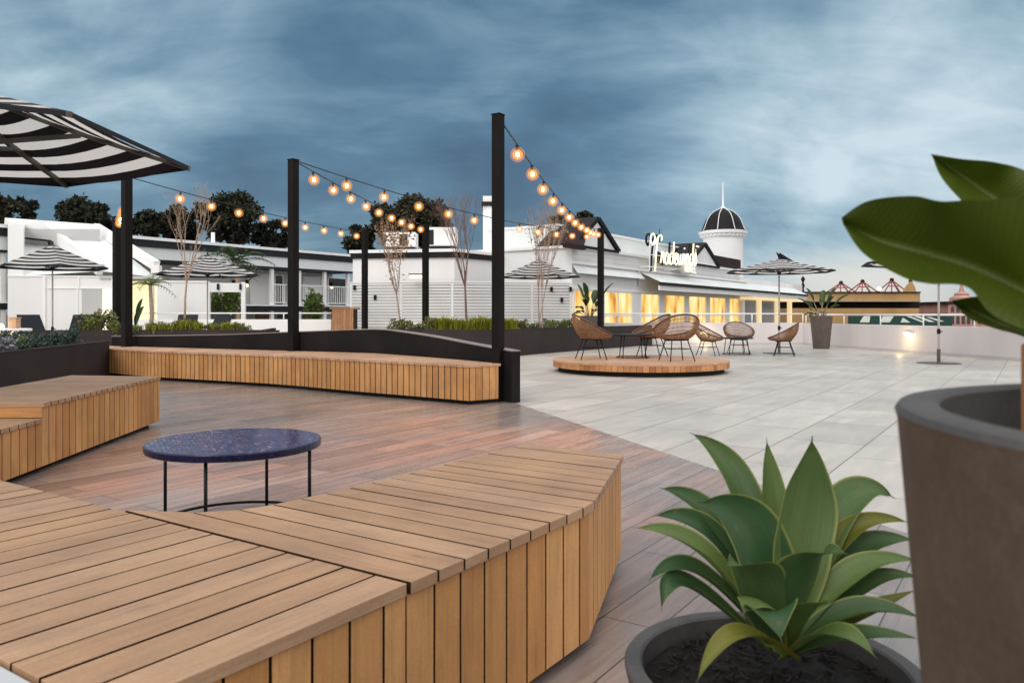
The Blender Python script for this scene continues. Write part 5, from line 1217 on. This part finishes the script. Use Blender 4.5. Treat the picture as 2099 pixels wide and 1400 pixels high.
# block with chimney at the left end
def pbox(mb, x0, x1, y0, Y, dep, zb=-.5):
    a, b = px(x0, y0, Y), px(x1, y0, Y); mb.box(((a.x + b.x) / 2, Y + dep / 2, (a.z + zb) / 2), (b.x - a.x, dep, a.z - zb)); return a, b
mb = MB(); pbox(mb, 1003, 1142, 470, 35.5, 3.0); mb.build('stair_block', 'white_wall', hb)
mb = MB(); a, b = px(1001, 469, 35.45), px(1144, 469, 35.45); mb.box(((a.x + b.x) / 2, 36.95, a.z), (b.x - a.x, 3.2, .10)); mb.build('coping', 'white_paint', hb)
mb = MB(); pbox(mb, 990, 1012, 402, 36.0, .6, 2.5); ch_ = mb.build('chimney', 'white_wall', hb); a, b = px(987, 418, 35.95), px(1015, 418, 35.95); MB().box(((a.x + b.x) / 2, 36.3, a.z), (b.x - a.x, .76, .20)).build('band', 'dark_roof', ch_)
# gables
def gable(xa, ya, xl, yl, xr, yr, out, depth, ov=.14):
    ap_, l_, r_ = T.at(xa, ya, out), T.at(xl, yl, out), T.at(xr, yr, out); zb = (l_.z + r_.z) / 2; l_.z = r_.z = zb; ap_ = (l_ + r_) / 2 + Z * (ap_.z - zb); back_ = -T.n * depth
    g_o = MB(); ins = .80
    cen = (ap_ + l_ + r_) / 3
    tri = [cen + (p - cen) * .94 - T.n * .10 for p in (l_, r_, ap_)]; poly3(g_o, tri); wo_ = g_o.build('gable_wall', 'white_paint', hb)
    rf = MB(); th = .16
    for e in (l_, r_):
        d_ = (e - ap_).normalized(); e2 = e + d_ * .18; nrm_ = d_.cross(T.n).normalized(); nrm_ = nrm_ if nrm_.z > 0 else -nrm_
        vs = [ap_, e2, e2 + back_, ap_ + back_]; vs += [p + nrm_ * th for p in vs]; rf.add(vs, [(0, 1, 2, 3), (4, 5, 6, 7), (0, 1, 5, 4), (1, 2, 6, 5), (2, 3, 7, 6), (3, 0, 4, 7)])
    rf.build('gable_roof', 'dark_roof', hb); MB().obox((l_ + r_) / 2 - Z * .05 - T.n * .02, T.d * ((r_ - l_).length / 2), T.n * .05, Z * .05).build('gable_sill', 'dark_roof', hb)
gable(1221, 452, 1180, 505, 1262, 512, .12, 1.6)
gable(1441, 503, 1413, 541, 1470, 545, .12, 4.2)
mb = MB(); a = T.at(1142, 500, .3); a2 = T.at(1182, 504, .3); ez = a.z; rise = px(1150, 466, 31.5).z - ez
e0 = Vector((a.x, a.y, ez)); e1 = Vector((a2.x, a2.y, ez)); k0 = px(1149, 466, e0.y + .7); k1 = px(1206, 468, e1.y + 1.4); k2 = px(1206, 505, e1.y + 1.4); k3 = px(1149, 503, e0.y + .7)
mb.quad(e0, e1, k1, k0); mb.quad(e0, k0, k3, e0 - Z * .02); mb.quad(k0, k1, k2, k3); mb.obox((e0 + e1) / 2 - Z * .06, T.d * ((e1 - e0).length / 2), T.n * .08, Z * .08); mb.build('hip_roof', 'brown_roof', hb)
mb = MB(); a = T.at(1466, 534, -.2); T.slab(mb, T.t(1462), T.t(1522), T.z(1490, 548), T.z(1490, 527), -1.6, -.1); mb.build('brown_parapet', 'brown_roof', hb)
# tower with ribbed dome
tc_ = px(1482, 520, 46.0); RW = 40 / F * 46; tw = thing('cupola_tower', 'round white tower with a ribbed dark dome and thin spire, rising behind the gables', 'tower', (tc_.x, tc_.y, 0))
def zy(y): return H - (y - HY) / F * 46
C0 = (tc_.x, tc_.y, 0)
MB().lathe([(RW, 1.5), (RW, zy(486))], C0, 32).build('drum', 'white_wall', tw, smooth=True)
MB().lathe([(RW, zy(490)), (RW + .10, zy(487)), (RW + .12, zy(483)), (RW + .24, zy(481)), (RW + .26, zy(476)), (RW + .05, zy(474)), (.01, zy(474))], C0, 32).build('cornice', 'white_paint', tw)
mb = MB()
for k in range(32): a = 2 * pi * k / 32; mb.box((tc_.x + (RW + .14) * cos(a), tc_.y + (RW + .14) * sin(a), zy(484.5)), (.08, .08, .09), (cos(a), sin(a)))
mb.build('dentil_moulding', 'white_paint', tw)
dp = [(45, 475), (42, 470), (39, 462), (35, 452), (29, 443), (21, 436), (11, 431), (4, 428), (.4, 426)]
prof = [(r / F * 46, zy(y)) for r, y in dp]; MB().lathe(prof, C0, 40).build('dome', 'dark_roof', tw, smooth=True)
for k in range(8):
    a = 2 * pi * k / 8 + .28; MB().tube([(tc_.x + (r + .015) * cos(a), tc_.y + (r + .015) * sin(a), z + .02) for r, z in prof], .024, 6).build('dome_rib', 'white_paint', tw, smooth=True)
MB().lathe([(.14, zy(428)), (.16, zy(426)), (.06, zy(422)), (.045, zy(400)), (.02, zy(374)), (.001, zy(373))], C0, 12).build('spire', 'white_paint', tw, smooth=True)

# ---- neon script sign
sg = thing('neon_sign', 'glowing cream script sign standing along the white facade between the two dark gables', 'sign', T.at(1310, 552, .5))
GL = {  # pen strokes in script units (x advance ~1 per letter, x-height 1)
 'T': ([[(-.75, 1.55), (-1.05, 1.9), (-.95, 2.35), (-.45, 2.5), (-.15, 2.2), (-.35, 1.85), (-.75, 1.6), (-.1, 1.75), (.5, 2.25), (1.0, 2.45), (1.35, 2.25), (1.2, 2.0)], [(.45, 2.2), (.25, 1.5), (.05, .6), (-.15, -.6)]], 1.0),
 'r': ([[(0, .1), (.25, .7), (.35, 1.1), (.45, .95), (.75, .95), (.7, .5), (.75, .1), (1.0, .25)]], .9),
 'a': ([[(.85, .85), (.5, 1.0), (.15, .65), (.15, .2), (.45, .0), (.75, .35), (.9, .95), (.85, .3), (.95, .05), (1.2, .25)]], 1.05),
 'd': ([[(.85, .85), (.5, 1.0), (.15, .65), (.15, .2), (.45, .0), (.8, .4), (1.05, 2.0), (.9, .3), (1.0, .05), (1.2, .25)]], 1.05),
 'e': ([[(.05, .3), (.45, .45), (.75, .8), (.5, 1.0), (.2, .65), (.25, .1), (.6, .0), (.95, .3)]], .85),
 'w': ([[(.0, .3), (.15, .95), (.15, .2), (.4, .0), (.65, .5), (.7, .95), (.7, .2), (.95, .0), (1.2, .5), (1.25, .95), (1.45, .85)]], 1.35),
 'i': ([[(.0, .3), (.2, .95), (.2, .2), (.35, .0), (.6, .25)], [(.27, 1.4), (.32, 1.5)]], .5),
 'n': ([[(.0, .2), (.2, .95), (.2, .05), (.35, .7), (.6, 1.0), (.75, .7), (.75, .15), (.9, .0), (1.1, .25)]], 1.0),
 's': ([[(.0, .2), (.4, .9), (.55, 1.15), (.65, .7), (.75, .3), (.5, .0), (.15, .1)], [(.75, 1.75), (1.35, 1.70)]], .8)}
x_ = 0.0; strokes = []
for ch in 'Tradewinds':
    st_, adv = GL[ch]
    for s_ in st_: strokes.append([(x_ + a, b) for a, b in s_])
    x_ += adv
tA, tB = T.t(1316), T.t(1402); sx_ = (tB - tA) / x_; sz_ = .50
def sp_(a, b, out): t = tA + a * sx_; return T.pt(t, 3.12 + .045 * (t - tA) * 1.0 + b * sz_, out)
def smooth_(s_):
    return [p for p in at_frac([(a, b, 0) for a, b in s_], max(6, len(s_) * 3))] if len(s_) > 2 else [Vector((a, b, 0)) for a, b in s_]
let = MB(); shd = MB()
for s_ in strokes:
    pts = smooth_(s_); let.tube([sp_(p.x, p.y, .62) for p in pts], .034, 6); shd.tube([sp_(p.x, p.y, .42) for p in pts], .05, 6)
shd.build('letter_channel', 'dark_roof', sg); let.build('script_tubes', 'neon', sg, smooth=True).name = 'script_lettering'
HOT = {'H': [[(0, 0), (0, 1)], [(.6, 0), (.6, 1)], [(0, .5), (.6, .5)]], 'O': [[(0, 0), (.6, 0), (.6, 1), (0, 1), (0, 0)]], 'T': [[(.3, 0), (.3, 1)], [(0, 1), (.6, 1)]], 'E': [[(.6, 0), (0, 0), (0, 1), (.6, 1)], [(0, .5), (.5, .5)]], 'L': [[(0, 1), (0, 0), (.6, 0)]]}
hA, hB = T.t(1378), T.t(1402); pt_ = (hB - hA) / 5; m1 = MB(); m2 = MB(); zb_ = T.z(1390, 559)
for i, c_ in enumerate('HOTEL'):
    for s_ in HOT[c_]:
        for p, q2 in zip(s_, s_[1:]): m1.beam(T.pt(hA + (i + p[0]) * pt_, zb_ + p[1] * .36, .62), T.pt(hA + (i + q2[0]) * pt_, zb_ + q2[1] * .36, .62), .035, .035)
m1.build('small_lettering', 'neon', sg); T.slab(m2, hA - .15, hB + .05, zb_ - .05, zb_ + .43, .44, .52); m2.build('letter_backing', 'grey_wall', sg)
m3 = MB()
for t in (tA - .35, tB + .2): m3.tube([T.pt(t, 2.85, .5), T.pt(t, 4.1, .5)], .025, 6)
for z_ in (3.0, 3.5): m3.tube([T.pt(tA - .35, z_, .48), T.pt(tB + .2, z_ + .1, .48)], .02, 6)
for t in (tA - .35, (tA + tB) / 2, tB + .2): m3.tube([T.pt(t, 3.0, .5), T.pt(t, 3.0, -.1)], .02, 6)
m3.build('support_frame', 'white_paint', sg)

# ---- buildings across the street
Y6 = 60.0
yb = thing('sandstone_building', 'ochre building with a black band and curved pediment across the street, above the right parapet', 'building', px(1760, 660, Y6))
def fbox(mb, x0, x1, y0, y1, Y, d, mi=0):
    a, b = px(x0, y0, Y), px(x1, y1, Y); return mb.box(((a.x + b.x) / 2, Y + d / 2, (a.z + b.z) / 2), (b.x - a.x, d, a.z - b.z), None, mi)
mb = MB(); fbox(mb, 1622, 1886, 600, 618.6, Y6, 9); mb.build('parapet', 'sandstone', yb); mb = MB(); fbox(mb, 1618, 1888, 598, 600.3, Y6 - .15, 9.3); mb.build('cornice', 'brown_roof', yb)
mb = MB(); fbox(mb, 1622, 1887, 614.5, 618.4, Y6 - .2, .3); mb.build('moulding', plain('moulding', (.40, .30, .18), .7), yb)
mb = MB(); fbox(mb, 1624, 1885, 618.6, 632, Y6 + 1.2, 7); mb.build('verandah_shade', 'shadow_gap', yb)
mb = MB(); fbox(mb, 1622, 1884, 632, 800, Y6, 9); mb.build('wall', 'sandstone', yb)
mb = MB(); out_ = [(1850, 600), (1852, 594), (1857, 586), (1862, 581), (1866, 577.5), (1869, 577), (1873, 583), (1876, 590), (1879, 600)]
vs = [px(x, y, Y6 - .1) for x, y in out_] + [px(x, y, Y6 + .5) for x, y in out_]; k = len(out_); mb.add(vs, [tuple(range(k)), tuple(range(2 * k - 1, k - 1, -1))] + [(i, i + 1, k + i + 1, k + i) for i in range(k - 1)]); mb.build('pediment', 'sandstone', yb)
a = px(1869, 577, Y6); MB().lathe([(.16, a.z - .05), (.12, a.z + .1), (.02, a.z + .3)], (a.x, a.y + .2, 0), 10).build('finial', 'brown_roof', yb)
for x, y in ((1724, 580), (1768, 577), (1828, 574)):
    a = px(x, y, Y6 + 3); o = thing('pyramid_frame', {1724: 'left of the three red iron pyramid frames on the ochre building roof', 1768: 'middle of the three red iron pyramid frames on the ochre building roof', 1828: 'right and tallest of the three red iron pyramid frames on the ochre building roof'}[x], 'roof frame', (a.x, a.y, px(x, 600, Y6 + 3).z)); m_ = MB(); zb2 = px(x, 600, Y6 + 3).z
    for dx, dy in ((-.95, -.7), (.95, -.7), (-.95, .7), (.95, .7), (-.35, -.7), (.35, -.7)): m_.tube([(a.x, a.y, a.z), (a.x + dx, a.y + dy, zb2)], .05, 5)
    m_.tube([(a.x - .5, a.y - .35, (a.z + zb2) / 2), (a.x + .5, a.y - .35, (a.z + zb2) / 2)], .04, 5); m_.build('frame', 'red_iron', o); MB().sphere((a.x, a.y, a.z), .17, 10, 8).build('cap', 'brown_roof', o)
a = px(1802, 592, Y6 + 1); o = thing('roof_lamp', 'bright round lamp on the ochre building roof between the red frames', 'lamp', (a.x, a.y, px(1802, 600, Y6 + 1).z)); MB().sphere(a, .15, 12, 8).build('globe', 'lamp_glow', o); MB().tube([(a.x, a.y, px(1802, 600, Y6 + 1).z), a], .05, 6).build('stem', 'red_iron', o)
a = px(1646, 600, Y6 + 1); o = thing('roof_ornament', 'dark slim ornament standing on the ochre building at the left end of its roof', 'ornament', a); MB().lathe([(.12, a.z), (.07, a.z + .3), (.14, a.z + .55), (.06, a.z + .8), (.17, a.z + 1.05), (.1, a.z + 1.2), (.01, a.z + 1.3)], (a.x, a.y, 0), 10).build('shaft', 'brown_roof', o)
ga = thing('striped_awning', 'dark green awning with white slanted panels behind the rail of the right parapet', 'awning', px(1840, 660, 52)); mb = MB(); fbox(mb, 1741, 1952, 647.5, 668, 52, .2); mb.build('awning_sheet', 'green_awning', ga); mb = MB()
for q_ in ([(1770, 648), (1784, 648), (1782, 661), (1762, 661)], [(1810, 648), (1832, 648), (1824, 661), (1804, 661)], [(1851, 651), (1866, 661), (1846, 661), (1848, 656)], [(1857, 648), (1866, 648), (1893, 659), (1890, 661)], [(1872, 648), (1884, 648), (1917, 660), (1905, 660)], [(1898, 650), (1908, 650), (1936, 659), (1925, 659)]): poly3(MB(), [px(x, y, 51.97) for x, y in q_]).build('white_panel', 'awning_white', ga)
pb = thing('pink_building', 'pink brick building with arched windows and a finial at the right, partly behind the leaves', 'building', px(1985, 660, 62))
mb = MB(); fbox(mb, 1944, 2110, 622, 800, 62, 8); mb.build('wall', 'pink_brick', pb); mb = MB(); fbox(mb, 1940, 2112, 618, 622.5, 61.8, 8.4); mb.build('cornice', 'brown_roof', pb)
mb = MB(); a = px(1971, 618, 63); mb.lathe([(.9, a.z), (.85, a.z + .3), (.5, a.z + .5), (.55, a.z + .6), (.2, a.z + .8), (.12, a.z + 1.2), (.02, a.z + 1.5)], (a.x, a.y, 0), 14); mb.build('finial', 'pink_brick', pb)
for i in range(9):
    for (y0, y1) in ((631, 640), (648, 664)):
        x = 1950 + i * 11; mb = MB(); fbox(mb, x, x + 6, y0, y1, 61.96, .05); a = px(x + 3, y0, 61.96); r_ = 3 / F * 62; mb.add([(a.x + r_ * cos(t), 61.955, a.z + r_ * sin(t)) for t in [pi * k / 8 for k in range(9)]], [tuple(range(9))]); mb.build('window', 'window_dark', pb)
mb = MB(); rg = thing('distant_roof', 'low dark roof edge between the ochre building and the umbrella pole', 'building', px(1910, 660, 75)); a, b, c, d = px(1886, 637, 75), px(1906, 642, 75), px(1930, 643, 75), px(1886, 660, 75); mb.add([a, b, c, px(1930, 700, 75), px(1880, 700, 75)], [(0, 1, 2, 3, 4)]); mb.build('roof', 'dark_roof', rg)

# ---- left: glowing round table, loungers
gx, gy = px(0, 680, 16.2).x - .05, 16.2; gt = thing('round_counter', 'round white counter lit from within at the left edge, beyond the near planter', 'counter', (gx, gy, 0))
MB().lathe([(.01, .74), (.60, .74), (.62, .725), (.62, .70), (.60, .685), (.01, .685)], (gx, gy, 0), 40).build('counter_top', 'white_paint', gt, smooth='auto'); MB().lathe([(.45, .02), (.45, .685)], (gx, gy, 0), 32).build('lit_drum', 'lit_warm', gt, smooth=True)
a = (px(30, 672, 16.2)); bk2 = thing('woven_basket', 'small warm-lit woven box standing on the glowing round counter', 'basket', (a.x, a.y, .742)); MB().box((a.x, a.y, .85), (.16, .16, .21)).build('body', 'cushion', bk2, bevel=.01); MB().box((a.x, a.y, .965), (.18, .18, .02)).build('lid', 'stage_top', bk2)
lg = thing('glow_lamp', 'bright low lamp on the glowing round counter at the left edge', 'lamp', (gx + .12, gy - .2, .742)); MB().lathe([(.10, .744), (.13, .78), (.10, .84), (.01, .85)], (gx + .12, gy - .2, 0), 18).build('globe', 'lamp_glow', lg, smooth=True)
def lounger(label, loc, rz):
    o = thing('sun_lounger', label, 'sun lounger', (0, 0, 0), 'dark sun loungers behind the left planter')
    m_ = MB(); m_.beam((-.31, -.95, .34), (-.31, .30, .34), .04, .05); m_.beam((.31, -.95, .34), (.31, .30, .34), .04, .05); m_.beam((-.31, -.95, .34), (.31, -.95, .34), .04, .05); m_.build('frame', 'black_metal', o, world=False)
    for x in (-.31, .31):
        for y in (-.85, .25): MB().beam((x, y, .34), (x, y, .0), .04, .04).build('leg', 'black_metal', o, world=False)
    MB().beam((0, -.93, .365), (0, .25, .365), .58, .02).build('seat', 'sling', o, world=False); MB().beam((0, .27, .37), (0, .72, 1.02), .60, .025, up=(0, -1, .6)).build('backrest', 'sling', o, world=False)
    o.location = Vector(loc); o.rotation_euler = (0, 0, rz); return o
l1 = lounger('dark sun lounger seen almost side-on beside the pole of the steep striped umbrella', px(92, 690, 21.0) * 0 + Vector(((88 - CX) / F * 21, 21, 0)), radians(60))
dup(l1, Vector(((152 - CX) / F * 20.6, 20.6, 0)), radians(8), 'dark sun lounger with its raised back showing, right of the steep striped umbrella')
dup(l1, Vector(((375 - CX) / F * 24, 24, 0)), radians(10), 'dark sun lounger at the foot of the tall bare tree')
dup(l1, Vector(((432 - CX) / F * 24, 24, 0)), radians(-14), 'dark sun lounger just right of the tall bare tree, below the eight-sided umbrella')

# ================================================================ LIGHT, SKY, CAMERA
for i, (x, y, Y) in enumerate(()): pass
w = bpy.data.worlds.new('World'); sc.world = w; w.use_nodes = True; nt = w.node_tree; nt.nodes.clear()
out = nt.nodes.new('ShaderNodeOutputWorld'); bg = nt.nodes.new('ShaderNodeBackground'); nt.links.new(bg.outputs[0], out.inputs[0])
tc = N(nt, 'ShaderNodeTexCoord'); D = tc.outputs['Generated']
nrm_n = N(nt, 'ShaderNodeVectorMath', operation='NORMALIZE'); nt.links.new(D, nrm_n.inputs[0]); D = nrm_n.outputs[0]
sp = N(nt, 'ShaderNodeSeparateXYZ'); nt.links.new(D, sp.inputs[0]); dx, dy, dz = sp.outputs
den = math_(nt, 'ADD', math_(nt, 'MAXIMUM', dz, 0.0), 0.46)
cb = N(nt, 'ShaderNodeCombineXYZ'); nt.links.new(math_(nt, 'DIVIDE', dx, den), cb.inputs[0]); nt.links.new(math_(nt, 'DIVIDE', dy, den), cb.inputs[1])
mp = N(nt, 'ShaderNodeMapping'); nt.links.new(cb.outputs[0], mp.inputs[0]); mp.inputs['Rotation'].default_value = (0, 0, radians(-38)); mp.inputs['Scale'].default_value = (2.0, 2.7, 1); mp.inputs['Location'].default_value = (3.1, 1.7, 0)
n1 = N(nt, 'ShaderNodeTexNoise', Scale=1.1, Detail=9.0, Roughness=.53, Distortion=.45); nt.links.new(mp.outputs[0], n1.inputs['Vector'])
mp2 = N(nt, 'ShaderNodeMapping'); nt.links.new(cb.outputs[0], mp2.inputs[0]); mp2.inputs['Rotation'].default_value = (0, 0, radians(-48)); mp2.inputs['Scale'].default_value = (2.4, 6.5, 1)
n2 = N(nt, 'ShaderNodeTexNoise', Scale=1.5, Detail=7.0, Roughness=.62, Distortion=.8); nt.links.new(mp2.outputs[0], n2.inputs['Vector'])
def blob(x, y, r, amp):
    c = Vector(((x - CX) / F, 1, (HY - y) / F)).normalized()
    v = N(nt, 'ShaderNodeVectorMath', operation='DISTANCE'); nt.links.new(D, v.inputs[0]); v.inputs[1].default_value = c
    m_ = N(nt, 'ShaderNodeMapRange', interpolation_type='SMOOTHERSTEP'); nt.links.new(v.outputs['Value'], m_.inputs[0]); m_.inputs[1].default_value = 0; m_.inputs[2].default_value = r; m_.inputs[3].default_value = amp; m_.inputs[4].default_value = 0
    return m_.outputs[0]
t = math_(nt, 'ADD', math_(nt, 'MULTIPLY', math_(nt, 'SUBTRACT', n1.outputs[0], .5), 1.5), math_(nt, 'MULTIPLY', math_(nt, 'SUBTRACT', n2.outputs[0], .5), .38))
t = math_(nt, 'ADD', t, .46)
for b_ in ((800, 300, .34, -.30), (1150, 230, .26, -.22), (480, 330, .26, -.12), (120, 330, .25, -.05), (250, 30, .30, .26), (1050, -40, .3, .12), (1750, 320, .36, .22), (2050, 230, .36, .22), (2000, 20, .3, .16), (1560, 430, .2, .10), (900, 570, .2, .2), (600, 500, .15, .05), (1450, 60, .22, .06)):
    t = math_(nt, 'ADD', t, blob(*b_))
cl = ramp(nt, t, [(0.0, (.052, .112, .180)), (.28, (.088, .178, .265)), (.52, (.180, .300, .395)), (.75, (.34, .475, .560)), (1.0, (.58, .68, .74))])
warm = math_(nt, 'MULTIPLY', blob(1790, 600, .20, .95), ramp(nt, dz, [(.0, (1, 1, 1)), (.045, (.85,) * 3), (.085, (0, 0, 0))]))
cl = mixc(nt, warm, cl, (.80, .74, .66))
hz = N(nt, 'ShaderNodeMapRange', interpolation_type='SMOOTHSTEP'); nt.links.new(dz, hz.inputs[0]); hz.inputs[1].default_value = .0; hz.inputs[2].default_value = .10; hz.inputs[3].default_value = .35; hz.inputs[4].default_value = 0
cl = mixc(nt, hz.outputs[0], cl, (.40, .49, .55))
# sky brightened overhead and behind the camera, out of view, as added fill light
ov = N(nt, 'ShaderNodeMapRange', interpolation_type='SMOOTHSTEP'); nt.links.new(math_(nt, 'SUBTRACT', dz, math_(nt, 'MULTIPLY', dy, .55)), ov.inputs[0]); ov.inputs[1].default_value = -.12; ov.inputs[2].default_value = .55
cl = mixc(nt, ov.outputs[0], cl, mixc(nt, n1.outputs[0], (.95, .97, 1.02), (1.55, 1.48, 1.42)))
sky = N(nt, 'ShaderNodeTexSky', sky_type='NISHITA'); sky.sun_disc = False; EL, AZ = radians(38), radians(205); sky.sun_elevation = EL; sky.sun_rotation = AZ
scl = N(nt, 'ShaderNodeVectorMath', operation='SCALE'); nt.links.new(sky.outputs[0], scl.inputs[0]); scl.inputs['Scale'].default_value = .012
ad = mixc(nt, 1.0, cl, scl.outputs[0], 'ADD')
nt.links.new(ad, bg.inputs[0]); bg.inputs[1].default_value = 1.0
sun = bpy.data.lights.new('sun', 'SUN'); sun.energy = .9; sun.angle = radians(24); sun.color = (1, .95, .88); so_ = bpy.data.objects.new('sun', sun); COL.objects.link(so_)
sd_ = Vector((sin(AZ) * cos(EL), cos(AZ) * cos(EL), sin(EL))); so_.rotation_euler = sd_.to_track_quat('Z', 'Y').to_euler(); so_.location = sd_ * 50

cam = bpy.data.cameras.new('camera'); co = bpy.data.objects.new('camera', cam); COL.objects.link(co); sc.camera = co
co.location = (0, 0, H); co.rotation_euler = (radians(90), 0, 0); cam.sensor_width = 36; cam.lens = 36 * F / 2099; cam.shift_y = (HY - 700) / 2099; cam.clip_start = .05; cam.clip_end = 5000
cam.dof.use_dof = True; cam.dof.focus_distance = 7.0; cam.dof.aperture_fstop = 8
sc.view_settings.view_transform = 'Standard'; sc.view_settings.look = 'None'; sc.view_settings.exposure = 0; sc.view_settings.gamma = 1
sc.render.engine = 'CYCLES'; sc.cycles.use_denoising = True; sc.cycles.max_bounces = 6; sc.cycles.transparent_max_bounces = 12; sc.cycles.sample_clamp_indirect = 4.0
